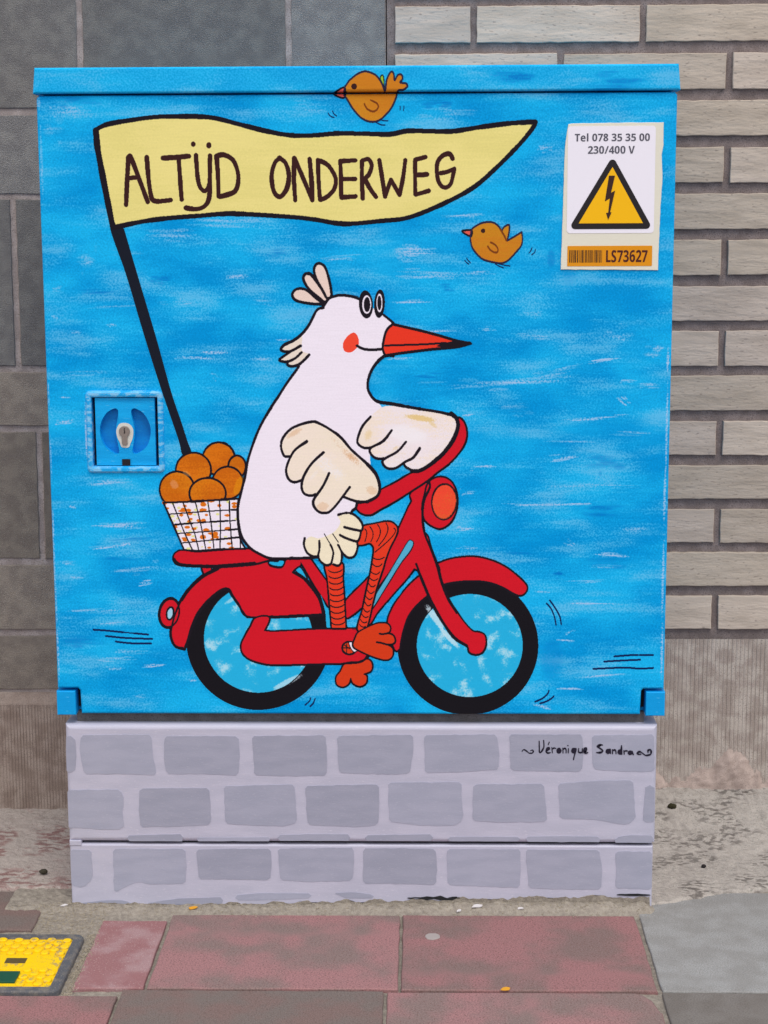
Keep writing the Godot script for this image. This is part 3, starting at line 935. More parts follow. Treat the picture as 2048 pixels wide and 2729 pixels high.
	line([465.2, 521.4, 465.2, 505.3, 467.5, 491.4, 474.0, 477.4, 473.1, 469.5], 2.8, INK)
	line(S["handlebar"], 5.0, INK, true)
	fill(S["handlebar"], RED)
	S["orange_back"] = [232.1, 440.7, 229.1, 451.1, 221.6, 458.6, 211.4, 461.4, 201.4, 458.6, 194.1, 451.0, 191.6, 440.7, 194.6, 430.4, 202.1, 422.8, 212.3, 420.1, 222.3, 422.9, 229.5, 430.4]
	fill(S["orange_back"], ORANGE)
	mottle("orange_back", Color8(214, 132, 24), 0.6, 1225)
	mottle("orange_back", Color8(176, 82, 14), 0.5, 1232)
	line(S["orange_back"], 2.4, INK, true)
	S["orange_small"] = [245.3, 450.6, 243.7, 457.6, 239.6, 462.8, 234.1, 464.6, 228.6, 462.8, 224.7, 457.6, 223.4, 450.6, 225.0, 443.6, 229.1, 438.5, 234.6, 436.6, 240.1, 438.5, 244.0, 443.6]
	fill(S["orange_small"], ORANGE)
	mottle("orange_small", Color8(214, 132, 24), 0.6, 1380)
	mottle("orange_small", Color8(176, 82, 14), 0.5, 1387)
	line(S["orange_small"], 2.4, INK, true)
	S["orange_left"] = [202.0, 454.7, 198.9, 465.6, 190.6, 473.6, 179.5, 476.6, 168.6, 473.6, 160.7, 465.6, 158.0, 454.6, 161.2, 443.7, 169.5, 435.8, 180.5, 432.8, 191.4, 435.8, 199.3, 443.8]
	fill(S["orange_left"], ORANGE)
	mottle("orange_left", Color8(214, 132, 24), 0.6, 1010)
	mottle("orange_left", Color8(176, 82, 14), 0.5, 1017)
	line(S["orange_left"], 2.4, INK, true)
	S["orange_right"] = [241.6, 471.0, 238.8, 481.2, 231.6, 488.7, 221.8, 491.5, 212.2, 488.7, 205.3, 481.2, 202.9, 471.0, 205.7, 460.8, 212.9, 453.3, 222.6, 450.6, 232.3, 453.3, 239.2, 460.8]
	fill(S["orange_right"], ORANGE)
	mottle("orange_right", Color8(214, 132, 24), 0.6, 1300)
	mottle("orange_right", Color8(176, 82, 14), 0.5, 1307)
	line(S["orange_right"], 2.4, INK, true)
	S["orange_low_left"] = [180.7, 479.1, 177.5, 490.4, 169.3, 498.6, 158.4, 501.6, 147.5, 498.6, 139.8, 490.3, 137.1, 479.0, 140.3, 467.8, 148.5, 459.6, 159.4, 456.6, 170.2, 459.6, 178.0, 467.8]
	fill(S["orange_low_left"], ORANGE)
	mottle("orange_low_left", Color8(214, 132, 24), 0.6, 870)
	mottle("orange_low_left", Color8(176, 82, 14), 0.5, 877)
	line(S["orange_low_left"], 2.4, INK, true)
	S["orange_low"] = [219.8, 484.3, 216.5, 494.1, 208.0, 501.3, 196.6, 503.9, 185.2, 501.3, 177.1, 494.1, 174.2, 484.3, 177.5, 474.5, 186.0, 467.3, 197.4, 464.7, 208.7, 467.4, 216.9, 474.5]
	fill(S["orange_low"], ORANGE)
	mottle("orange_low", Color8(214, 132, 24), 0.6, 1130)
	mottle("orange_low", Color8(176, 82, 14), 0.5, 1137)
	line(S["orange_low"], 2.4, INK, true)
	wash(154.7, 472.4, 6.4, 5.0, 0.45, 60, Color8(232, 168, 140))
	wash(171.1, 459.1, 5.7, 2.9, 0.4, 30, Color8(236, 176, 110))
	wash(235.4, 475.5, 4.3, 12.9, 0.5, 20, Color8(226, 150, 20))
	S["basket"] = [141.6, 495.8, 141.6, 495.8, 173.2, 494.7, 204.2, 492.8, 235.4, 491.0, 235.4, 491.0, 233.6, 508.1, 235.1, 530.5, 237.8, 544.7, 243.5, 554.4, 243.5, 554.4, 213.2, 555.3, 183.6, 557.4, 165.9, 555.9, 165.9, 555.9, 157.6, 534.9, 147.8, 511.0]
	fill(S["basket"], WHITE)
	specks("basket", Color8(226, 226, 150), 26, 2.6, 5)
	specks("basket", Color8(216, 112, 24), 44, 4.2, 6)
	line([152.6, 495.4, 162.3, 521.5, 167.9, 536.4, 176.3, 555.9], 1.5, INK)
	line([165.9, 495.4, 174.8, 521.5, 179.7, 534.9, 184.4, 556.6], 1.5, INK)
	line([181.3, 494.7, 186.7, 518.5, 193.3, 555.9], 1.5, INK)
	line([196.8, 493.2, 200.6, 521.5, 203.6, 555.2], 1.5, INK)
	line([211.5, 493.2, 212.5, 520.0, 211.0, 555.2], 1.5, INK)
	line([224.0, 492.5, 224.3, 518.5, 226.5, 554.4], 1.5, INK)
	line([236.8, 540.9, 236.9, 553.7], 1.5, INK)
	line([149.3, 510.3, 170.0, 508.8, 199.5, 506.6, 232.2, 504.8], 1.5, INK)
	line([154.9, 523.7, 191.8, 520.7, 231.6, 518.5], 1.5, INK)
	line([159.0, 534.9, 198.9, 532.2, 234.4, 529.4], 1.5, INK)
	line([163.9, 546.9, 198.7, 543.6, 235.7, 539.7], 1.5, INK)
	line(S["basket"], 2.4, INK, true)
	S["leg_back"] = [343.7, 573.1, 345.9, 592.6, 348.0, 616.9, 350.8, 656.1, 350.8, 656.1, 367.6, 656.1, 367.6, 656.1, 365.9, 616.9, 364.5, 592.6, 363.5, 573.1]
	line(S["leg_back"], 4.6, INK, true)
	fill(S["leg_back"], LEG)
	line([347.1, 582.0, 349.6, 583.8, 355.0, 584.8, 361.1, 583.3, 364.2, 581.1], 1.1, INK)
	line([347.4, 589.5, 350.0, 591.3, 355.3, 592.3, 361.4, 590.8, 364.6, 588.5], 1.1, INK)
	line([347.8, 597.0, 350.3, 598.7, 355.6, 599.7, 361.7, 598.3, 364.9, 596.0], 1.1, INK)
	line([348.2, 604.4, 350.7, 606.2, 355.9, 607.2, 362.0, 605.7, 365.2, 603.4], 1.1, INK)
	line([348.5, 611.9, 351.1, 613.7, 356.2, 614.7, 362.3, 613.2, 365.5, 610.9], 1.1, INK)
	line([348.9, 619.4, 351.4, 621.2, 356.5, 622.2, 362.6, 620.7, 365.8, 618.4], 1.1, INK)
	line([349.3, 626.9, 351.8, 628.7, 356.8, 629.6, 362.9, 628.2, 366.1, 625.9], 1.1, INK)
	line([349.7, 634.4, 352.2, 636.2, 357.1, 637.2, 363.2, 635.7, 366.4, 633.4], 1.1, INK)
	line([350.0, 641.9, 352.6, 643.7, 357.4, 644.7, 363.5, 643.2, 366.7, 640.9], 1.1, INK)
	line([350.4, 649.4, 352.9, 651.2, 357.7, 652.2, 363.8, 650.7, 367.0, 648.4], 1.1, INK)
	S["foot_back"] = [367.1, 703.5, 361.5, 712.6, 356.0, 720.2, 356.8, 729.6, 364.1, 732.4, 370.6, 728.6, 373.8, 721.1, 377.0, 727.7, 385.3, 731.5, 392.6, 727.7, 393.6, 719.2, 389.9, 716.0, 399.1, 711.6, 400.5, 703.1, 395.6, 697.5, 383.6, 701.3]
	line(S["foot_back"], 4.6, INK, true)
	fill(S["foot_back"], FOOT)
	line([365.3, 701.8, 381.8, 701.3, 391.0, 697.5, 396.9, 688.1], 2.2, INK)
	S["leg_front"] = [386.1, 529.3, 405.9, 523.3, 423.7, 520.9, 432.6, 527.7, 431.5, 537.4, 423.6, 553.5, 417.6, 569.6, 415.3, 578.1, 407.9, 600.3, 402.4, 620.8, 397.1, 645.0, 392.1, 659.0, 383.9, 659.0, 384.9, 648.7, 389.6, 633.8, 395.2, 607.8, 400.8, 581.8, 404.5, 557.8, 403.1, 550.5, 398.3, 547.1, 388.3, 549.5, 382.9, 546.8]
	line(S["leg_front"], 4.8, INK, true)
	fill(S["leg_front"], LEG)
	line([392.9, 529.3, 394.7, 531.4, 395.3, 534.8, 394.6, 539.6, 392.8, 545.9], 1.1, INK)
	line([399.3, 526.6, 402.1, 531.0, 403.2, 535.8, 402.5, 540.7, 400.1, 545.9], 1.1, INK)
	line([408.7, 523.8, 411.5, 528.0, 412.3, 533.0, 410.9, 539.0, 407.3, 545.9], 1.1, INK)
	line([419.5, 522.0, 421.8, 527.4, 420.9, 533.9, 417.0, 541.6, 410.0, 550.5], 1.1, INK)
	line([429.1, 528.4, 431.3, 531.5, 428.2, 537.6, 419.5, 546.7, 405.4, 558.7], 1.1, INK)
	line([402.7, 566.1, 406.3, 567.6, 409.9, 568.0, 413.6, 567.2, 417.2, 565.2], 1.1, INK)
	line([401.7, 573.5, 404.9, 576.3, 408.1, 577.2, 411.2, 576.3, 414.4, 573.5], 1.1, INK)
	line([399.9, 583.7, 403.2, 586.1, 406.2, 587.0, 408.9, 586.3, 411.3, 584.0], 1.1, INK)
	line([398.0, 591.1, 400.7, 593.7, 403.4, 594.8, 406.2, 594.4, 408.9, 592.6], 1.1, INK)
	line([397.1, 598.5, 399.3, 601.7, 401.6, 603.1, 403.7, 602.8, 405.8, 600.7], 1.1, INK)
	line([395.2, 606.8, 397.4, 610.1, 399.7, 611.5, 402.0, 611.0, 404.3, 608.7], 1.1, INK)
	line([393.7, 615.2, 395.8, 618.0, 397.8, 619.3, 399.9, 619.0, 402.0, 617.0], 1.1, INK)
	line([392.4, 622.6, 394.1, 625.8, 396.0, 627.3, 398.0, 627.2, 400.2, 625.4], 1.1, INK)
	line([390.5, 631.0, 392.2, 633.9, 394.1, 635.3, 396.1, 635.3, 398.3, 633.8], 1.1, INK)
	line([388.6, 638.5, 390.3, 640.9, 392.2, 642.2, 394.4, 642.3, 396.8, 641.3], 1.1, INK)
	line([386.7, 645.0, 388.4, 647.7, 390.4, 649.1, 392.5, 649.2, 394.9, 648.0], 1.1, INK)
	line([385.4, 651.5, 387.1, 653.6, 389.1, 654.7, 391.2, 654.8, 393.4, 654.0], 1.1, INK)
	S["cuff"] = [381.6, 682.1, 379.8, 686.9, 375.2, 690.0, 369.5, 690.0, 365.0, 687.0, 363.3, 682.1, 365.1, 677.2, 369.6, 674.2, 375.3, 674.2, 379.8, 677.2]
	fill(S["cuff"], FOOT)
	line(S["cuff"], 2.2, INK, true)
	line([364.5, 682.1, 373.7, 682.1], 1.0, INK)
	line([369.2, 676.8, 368.7, 688.1], 1.0, INK)
	line([366.4, 678.7, 372.8, 683.4], 1.0, INK)
	S["cuff_band"] = [371.9, 674.6, 376.1, 674.6, 377.4, 679.6, 382.3, 685.3, 377.9, 687.2, 373.7, 681.5]
	fill(S["cuff_band"], WHITE)
	line(S["cuff_band"], 1.2, INK, true)
	S["foot_front"] = [383.9, 662.8, 393.1, 657.1, 407.7, 651.0, 419.5, 651.0, 423.7, 655.8, 421.9, 661.4, 414.9, 663.3, 425.9, 665.5, 429.3, 671.5, 427.3, 675.9, 418.5, 677.2, 425.8, 682.4, 427.1, 689.9, 423.6, 695.6, 416.6, 697.1, 402.0, 692.8, 387.4, 686.2, 377.9, 679.6, 380.6, 669.3]
	line(S["foot_front"], 4.4, INK, true)
	fill(S["foot_front"], FOOT)
	line([410.4, 663.7, 416.8, 663.7, 422.2, 662.2], 1.8, INK)
	line([406.7, 674.6, 412.1, 675.3, 420.3, 677.7], 1.8, INK)
	S["crest_a"] = [342.4, 250.2, 328.3, 249.4, 311.7, 246.0, 306.0, 239.4, 309.4, 232.8, 316.9, 231.2, 325.1, 234.0, 335.0, 242.8, 343.2, 248.6]
	S["crest_b"] = [349.9, 244.5, 345.7, 247.8, 340.0, 243.6, 326.8, 232.1, 320.0, 220.5, 322.1, 213.6, 328.7, 214.0, 336.0, 223.1, 344.2, 234.6, 350.8, 243.3]
	S["crest_c"] = [353.3, 241.2, 348.3, 242.8, 344.2, 235.4, 336.1, 220.6, 332.9, 209.1, 335.4, 202.2, 340.4, 200.9, 346.2, 205.1, 350.5, 217.4, 353.4, 232.2]
	fill(S["crest_a"], BLUSH)
	line(S["crest_a"], 3.3, INK, true)
	fill(S["crest_b"], BLUSH)
	line(S["crest_b"], 3.3, INK, true)
	fill(S["crest_c"], BLUSH)
	line(S["crest_c"], 3.3, INK, true)
	S["bird"] = [342.3, 255.2, 349.9, 244.5, 354.1, 241.7, 364.9, 239.4, 378.2, 240.8, 388.1, 244.1, 404.6, 255.4, 417.8, 263.7, 429.4, 273.6, 419.4, 290.2, 418.0, 313.1, 407.6, 323.4, 400.0, 336.7, 397.4, 350.1, 400.2, 360.1, 409.0, 369.5, 416.4, 382.5, 416.3, 414.0, 400.9, 425.8, 400.7, 469.4, 392.3, 485.3, 383.4, 496.3, 381.9, 503.3, 376.4, 508.3, 388.1, 529.3, 383.0, 543.4, 364.1, 563.5, 350.1, 573.6, 336.2, 567.5, 306.5, 566.5, 276.6, 566.9, 262.8, 562.1, 249.0, 553.4, 238.8, 539.3, 234.9, 521.2, 234.5, 503.1, 238.4, 485.1, 244.7, 461.2, 249.0, 439.4, 262.4, 403.8, 279.5, 374.4, 286.7, 364.0, 298.7, 345.6, 311.5, 328.1, 313.2, 323.9, 304.9, 326.1, 299.0, 324.4, 299.1, 320.6, 290.7, 319.7, 289.9, 316.7, 304.2, 308.4, 293.4, 307.2, 291.3, 304.4, 296.0, 298.9, 306.1, 294.8, 317.0, 286.5, 326.3, 275.0, 335.7, 257.6]
	fill(S["bird"], WHITE)
	S["neck_feathers"] = [317.0, 289.8, 306.1, 295.1, 296.0, 299.2, 291.8, 304.4, 293.7, 307.2, 304.3, 307.7, 289.9, 316.9, 291.1, 319.7, 299.4, 320.1, 299.4, 324.4, 304.9, 325.9, 313.2, 323.6, 325.9, 312.3, 316.8, 306.5]
	fill(S["neck_feathers"], BLUSH2)
	soft("neck_feathers", BLUSH2)
	line([344.0, 254.4, 335.7, 257.6, 326.3, 275.0, 317.0, 286.5, 306.1, 294.8, 296.0, 299.2, 291.3, 304.4, 293.7, 307.4, 302.6, 307.7, 316.0, 300.6], 3.3, INK)
	line([302.6, 308.1, 289.9, 316.9, 291.1, 319.7, 299.4, 320.1, 309.2, 315.6, 316.8, 308.5], 3.0, INK)
	line([299.4, 320.6, 299.4, 324.4, 304.9, 326.1, 313.2, 323.6, 320.8, 317.3, 326.2, 311.5], 3.2, INK)
	line([312.7, 324.8, 311.5, 328.4, 298.7, 345.6, 286.7, 364.0, 279.5, 374.4, 262.4, 403.8, 249.0, 439.4, 244.7, 461.2, 238.4, 485.1, 234.5, 503.1, 234.9, 521.2, 238.8, 539.3, 249.0, 553.4, 262.8, 562.1, 276.6, 566.9, 306.5, 566.5, 336.3, 565.5], 3.3, INK)
	line([342.3, 255.2, 349.9, 244.5, 354.1, 241.7, 364.9, 239.4, 378.2, 240.8, 388.1, 244.1], 3.3, INK)
	line([417.5, 263.7, 422.8, 267.8, 429.8, 273.6], 3.0, INK)
	line([383.4, 495.7, 381.9, 502.3, 377.4, 506.3, 376.4, 509.3], 3.2, INK)
	S["tail"] = [316.6, 547.4, 324.6, 539.3, 336.5, 541.3, 354.4, 533.3, 362.4, 521.3, 359.6, 511.7, 374.4, 508.9, 384.2, 513.3, 389.7, 523.3, 388.4, 533.3, 384.0, 545.0, 383.5, 555.5, 378.9, 564.5, 371.0, 565.5, 364.1, 561.5, 363.6, 570.6, 359.0, 576.0, 352.1, 574.2, 344.1, 575.6, 337.2, 570.6, 334.3, 563.5, 326.4, 563.5, 319.5, 557.4]
	fill(S["tail"], FEATHER)
	line([317.7, 540.9, 316.6, 549.4, 320.4, 559.5, 328.3, 564.5, 334.7, 563.5], 2.8, INK)
	line([335.9, 544.4, 335.8, 555.4, 334.3, 563.5, 337.2, 570.6, 344.1, 575.6, 350.5, 573.6], 2.8, INK)
	line([349.9, 549.4, 353.2, 559.5, 350.5, 573.6], 2.8, INK)
	line([359.2, 549.4, 363.7, 559.5, 363.0, 571.6, 359.0, 576.0, 352.4, 574.2], 2.8, INK)
	line([360.2, 550.4, 364.5, 559.5, 372.0, 565.9, 379.9, 563.5, 383.6, 553.4, 383.0, 545.0], 2.8, INK)
	line([359.6, 511.3, 372.4, 508.9, 382.3, 513.3, 389.5, 522.3, 389.1, 530.9, 380.2, 530.3, 366.7, 526.9], 2.8, INK)
	line([388.1, 532.3, 386.0, 541.4, 382.0, 545.0, 370.2, 541.4, 361.3, 536.9], 2.8, INK)
	line([342.1, 535.7, 346.4, 543.4, 349.9, 549.4], 0.9, INK)
	line([352.4, 535.3, 356.3, 541.4, 359.6, 546.4], 0.9, INK)
	S["wing_front"] = [416.4, 376.6, 432.1, 375.7, 455.5, 378.7, 484.8, 382.3, 500.4, 385.1, 507.2, 391.5, 508.2, 402.4, 502.4, 418.1, 490.7, 433.9, 475.0, 447.7, 461.3, 455.6, 451.5, 456.0, 443.6, 450.6, 442.6, 444.7, 431.8, 452.6, 422.0, 453.1, 416.1, 447.6, 417.1, 440.7, 408.3, 440.6, 401.5, 435.7, 400.5, 427.4, 392.7, 427.4, 384.9, 421.8, 385.3, 413.9, 390.9, 400.2, 401.1, 388.4]
	fill(S["wing_front"], CREAM2)
	soft("wing_front", WHITE)
	wash(445.7, 412.1, 28.9, 13.5, 0.7, 20, PURE)
	wash(463.3, 390.5, 21.2, 3.9, 1.0, 8, TAN)
	wash(477.0, 397.4, 7.7, 2.7, 0.6, 40, TAN)
	wash(396.7, 414.0, 5.8, 9.6, 0.5, 20, TAN)
	wash(431.9, 427.8, 7.7, 3.9, 0.5, -30, TAN)
	line([429.3, 313.8, 418.5, 313.7, 407.6, 323.4, 400.0, 336.7, 397.4, 350.1, 400.2, 360.1, 409.0, 369.5, 427.4, 372.8, 460.9, 379.0, 486.0, 383.0, 506.0, 388.0], 3.4, INK)
	line([500.4, 385.1, 507.2, 391.5, 508.6, 402.4, 502.4, 418.5, 490.7, 434.3, 475.0, 448.1, 461.3, 456.0, 451.5, 456.4], 5.2, INK)
	line([452.4, 456.0, 443.6, 450.6, 443.0, 445.3, 453.4, 439.7, 461.7, 427.9], 3.2, INK)
	line([443.0, 445.3, 431.8, 452.6, 422.0, 453.1, 416.1, 447.6, 417.1, 441.6, 433.9, 431.8, 444.7, 419.6], 3.2, INK)
	line([417.1, 440.7, 408.3, 440.6, 401.5, 435.7, 400.5, 427.8, 416.3, 418.9, 427.1, 405.1], 3.2, INK)
	line([401.5, 426.8, 392.7, 427.4, 384.9, 421.8, 385.3, 413.9, 390.9, 400.2, 401.1, 388.4], 3.2, INK)
	S["wing_back"] = [293.4, 437.5, 289.6, 425.6, 292.7, 413.8, 304.6, 402.0, 326.3, 395.1, 338.0, 397.1, 361.4, 411.9, 377.0, 429.7, 396.5, 447.6, 408.2, 461.5, 412.1, 477.4, 408.1, 488.3, 396.2, 494.9, 382.4, 494.3, 365.7, 488.3, 356.7, 501.2, 346.7, 508.2, 336.9, 508.2, 330.0, 501.2, 329.5, 491.2, 333.2, 484.3, 325.2, 487.2, 317.4, 484.2, 314.5, 475.3, 316.6, 466.3, 305.7, 470.3, 297.9, 465.3, 295.7, 453.4, 300.6, 438.5]
	fill(S["wing_back"], CREAM2)
	soft("wing_back", Color8(238, 226, 206))
	wash(345.4, 445.5, 38.5, 14.4, 0.7, 42, PURE)
	wash(369.1, 431.7, 28.9, 6.5, 1.0, 44, TAN2)
	wash(304.5, 409.8, 13.5, 4.2, 0.6, -30, TAN2)
	wash(340.9, 501.2, 7.7, 5.8, 0.5, 0, TAN2)
	wash(402.2, 481.3, 7.7, 5.8, 0.5, 30, TAN2)
	wash(329.5, 461.4, 11.6, 3.5, 0.3, -50, PURE)
	wash(349.4, 433.6, 21.2, 5.8, 0.5, 40, PURE)
	line([300.6, 437.9, 293.4, 437.1, 289.6, 425.6, 292.7, 413.8, 304.6, 402.0, 326.3, 394.9, 338.0, 397.1, 361.4, 411.9, 377.0, 429.7, 396.5, 447.6, 407.2, 460.5], 3.2, INK)
	line([396.5, 447.6, 407.2, 460.5, 411.7, 475.4, 409.1, 487.3, 396.2, 494.9], 4.0, INK)
	line([397.2, 494.9, 382.4, 494.3, 366.3, 488.7], 3.2, INK)
	line([374.6, 476.3, 364.7, 489.7, 354.7, 502.2, 346.7, 508.6, 336.9, 508.2, 330.0, 501.2, 329.5, 492.2, 341.1, 475.3, 349.2, 458.4], 3.2, INK)
	line([332.2, 485.3, 325.2, 487.2, 317.4, 484.2, 314.5, 475.3, 317.6, 462.3, 327.7, 446.5, 342.6, 432.6], 3.2, INK)
	line([316.0, 466.9, 305.7, 470.3, 297.9, 465.3, 295.7, 453.4, 301.2, 438.5, 308.2, 428.6, 322.1, 418.8], 3.2, INK)
	S["cheek"] = [381.2, 285.1, 386.4, 291.7, 386.0, 301.7, 377.6, 309.1, 369.3, 307.6, 367.7, 298.3, 373.1, 289.7]
	fill(S["cheek"], ORANGE_RED)
	mottle("cheek", Color8(232, 92, 72), 0.5, 4)
	line([384.4, 300.8, 392.7, 305.0, 404.3, 306.0, 416.0, 305.1], 3.0, INK)
	S["beak"] = [428.6, 275.0, 428.6, 275.0, 469.3, 284.5, 507.5, 295.4, 523.8, 298.4, 523.8, 298.4, 507.5, 302.9, 477.6, 305.6, 444.3, 309.5, 419.3, 313.1, 419.3, 313.1, 416.3, 305.1, 417.7, 293.5, 421.4, 281.9]
	fill(S["beak"], BEAK)
	line(S["beak"], 3.0, INK, true)
	line([419.0, 300.9, 444.3, 300.2, 469.3, 299.4, 494.2, 297.8], 2.2, INK)
	S["beak_tip"] = [482.6, 302.3, 494.2, 297.8, 509.1, 295.4, 523.8, 297.9, 523.8, 300.8, 502.5, 303.3]
	fill(S["beak_tip"], INK)
	S["eye_a"] = [404.6, 250.3, 404.2, 257.7, 402.2, 263.8, 399.0, 267.3, 395.1, 267.6, 391.5, 264.5, 388.7, 258.8, 387.4, 251.5, 387.8, 244.1, 389.8, 238.0, 393.0, 234.5, 396.9, 234.3, 400.5, 237.3, 403.3, 243.1]
	S["eye_b"] = [419.2, 250.5, 418.1, 258.0, 416.0, 263.9, 413.1, 267.1, 410.1, 266.9, 407.7, 263.4, 406.2, 257.3, 406.0, 249.8, 407.1, 242.3, 409.2, 236.4, 412.1, 233.2, 415.0, 233.4, 417.5, 236.9, 419.0, 243.0]
	fill(S["eye_a"], INK)
	fill(S["eye_b"], INK)
	S["e1"] = [402.5, 251.1, 401.9, 256.0, 400.4, 259.9, 398.2, 262.0, 395.7, 262.0, 393.5, 259.8, 392.0, 255.9, 391.5, 251.1, 392.1, 246.2, 393.6, 242.3, 395.8, 240.2, 398.3, 240.2, 400.5, 242.3, 402.0, 246.2]
	fill(S["e1"], WHITE)
	S["e2"] = [416.2, 249.2, 415.9, 254.0, 414.8, 257.9, 413.4, 260.1, 411.7, 260.1, 410.3, 257.9, 409.3, 254.0, 409.0, 249.1, 409.3, 244.3, 410.4, 240.4, 411.8, 238.2, 413.5, 238.2, 414.9, 240.4, 415.9, 244.3]
	fill(S["e2"], WHITE)
	S["e3"] = [401.3, 251.1, 400.9, 255.0, 399.8, 258.2, 398.2, 259.9, 396.4, 259.9, 394.8, 258.2, 393.7, 255.0, 393.4, 251.1, 393.8, 247.1, 394.9, 244.0, 396.5, 242.2, 398.3, 242.2, 399.9, 244.0, 400.9, 247.2]
	fill(S["e3"], INK)
	S["e4"] = [414.9, 249.2, 414.7, 253.0, 414.0, 256.1, 412.9, 257.8, 411.8, 257.8, 410.9, 256.1, 410.2, 253.0, 409.9, 249.1, 410.2, 245.3, 410.9, 242.2, 411.9, 240.5, 413.0, 240.5, 414.0, 242.2, 414.7, 245.3]
	fill(S["e4"], INK)
	S["songbird_up"] = [372.4, -7.3, 373.8, -9.8, 379.0, -16.5, 388.6, -23.6, 398.1, -25.9, 409.4, -21.4, 416.3, -12.9, 420.5, -3.6, 422.7, -16.3, 427.6, -25.2, 431.0, -23.0, 431.9, -15.4, 436.2, -21.7, 440.5, -21.6, 441.4, -17.0, 438.8, -12.8, 445.7, -11.6, 447.1, -7.7, 442.2, -4.3, 436.1, -3.2, 433.5, 4.9, 428.3, 15.9, 421.3, 24.3, 412.6, 31.0, 403.9, 32.7, 393.5, 29.2, 383.1, 19.0, 374.5, 5.4, 371.6, 1.1]
	fill(S["songbird_up"], BIRD)
	mottle("songbird_up", Color8(206, 150, 40), 0.45, 21)
	S["sb_beak"] = [372.0, -7.6, 362.4, -3.1, 359.8, 0.7, 369.3, 4.5, 373.2, 1.1]
	fill(S["sb_beak"], PINK)
	line(S["sb_beak"], 1.8, INK, true)
	S["sb_green"] = [416.6, -21.4, 418.7, -20.0, 419.4, -9.6, 414.9, -17.2]
	fill(S["sb_green"], Color8(150, 190, 60))
	line(S["sb_green"], 1.2, INK, true)
	line(S["songbird_up"], 2.0, INK2, true)
	line([416.3, -12.9, 419.4, -7.9, 420.5, -1.1], 1.6, INK2)
	line([403.1, 7.2, 410.9, 11.5, 412.1, 16.1, 406.5, 20.5, 399.1, 17.7, 395.3, 11.4], 1.6, BROWN2)
	line([383.6, -8.6, 383.8, -8.4], 6.2, BROWN)
	line([410.0, 33.6, 415.2, 36.1, 420.4, 36.5], 1.3, NAVY)
	line([414.3, 30.2, 419.5, 31.4, 423.9, 31.4], 1.3, NAVY)
	S["songbird_low"] = [524.8, 161.4, 528.3, 157.6, 536.1, 153.4, 544.7, 152.0, 551.8, 153.1, 557.5, 157.7, 561.1, 161.9, 563.9, 158.1, 568.1, 155.5, 570.3, 156.3, 570.2, 163.7, 567.9, 174.3, 567.9, 174.3, 575.4, 170.1, 585.3, 164.1, 585.3, 164.1, 586.4, 172.2, 585.1, 180.0, 579.1, 187.7, 570.6, 196.9, 564.2, 200.7, 557.8, 201.4, 547.8, 199.6, 537.8, 196.4, 530.6, 189.6, 525.6, 182.5, 523.5, 174.1, 523.4, 169.1]
	fill(S["songbird_low"], BIRD)
	mottle("songbird_low", Color8(196, 146, 36), 0.45, 31)
	S["sl_beak"] = [524.8, 161.8, 519.1, 161.7, 513.0, 162.4, 516.2, 165.9, 523.7, 169.1, 525.5, 165.6]
	fill(S["sl_beak"], PINK)
	line(S["sl_beak"], 1.7, INK, true)
	line(S["songbird_low"], 1.9, INK2, true)
	line([559.6, 160.9, 564.0, 167.9, 567.2, 175.0], 2.0, BROWN2)
	line([547.6, 176.3, 553.4, 179.5, 556.6, 184.1, 556.3, 187.6, 553.1, 188.7, 547.7, 185.8, 544.1, 180.9], 1.7, BROWN2)
	line([538.6, 162.7, 538.7, 162.9], 5.2, BROWN)
	line([553.5, 202.1, 557.8, 204.9, 563.9, 207.1], 1.2, NAVY)
	line([557.8, 202.1, 564.9, 203.9, 571.7, 205.0], 1.2, NAVY)
	# brush grain over all of it
	var d := art.get_data()
	for i in MW * MH:
		var k := 1.0 + (bristle[i] + grain[i] - 255) * 0.00012
		for ch in 3:
			d[i * 3 + ch] = mini(255, int(d[i * 3 + ch] * k))
	art = Image.create_from_data(MW, MH, false, Image.FORMAT_RGB8, d)
	var m := StandardMaterial3D.new()
	m.albedo_texture = ImageTexture.create_from_image(art)
	m.roughness = 0.6
	m.metallic_specular = 0.16
	m.heightmap_enabled = true
	m.heightmap_texture = from_bytes(mix_bytes(streak, grain, 0.5), MW, MH)
	m.heightmap_scale = 0.004
	M.art = m


func outline(names: Array, grow_mm: float) -> Array:
	var all: Array = []
	for called in names:
		var q := PackedVector2Array()
		for v in smooth(px(S[called]), true, 4):
			q.append(Vector2(v.x / K - OX, v.y / K - OY))
		for g in Geometry2D.offset_polygon(ccw(q), grow_mm, Geometry2D.JOIN_ROUND):
			if Geometry2D.is_polygon_clockwise(g):
				continue
			var now: PackedVector2Array = g
			var rest: Array = []
			for other in all:
				var merged := Geometry2D.merge_polygons(now, other)
				var outer: Array = []
				for mm in merged:
					if not Geometry2D.is_polygon_clockwise(mm):
						outer.append(mm)
				if outer.size() == 1:
					now = outer[0]
				else:
					rest.append(other)
			rest.append(now)
			all = rest
	return all


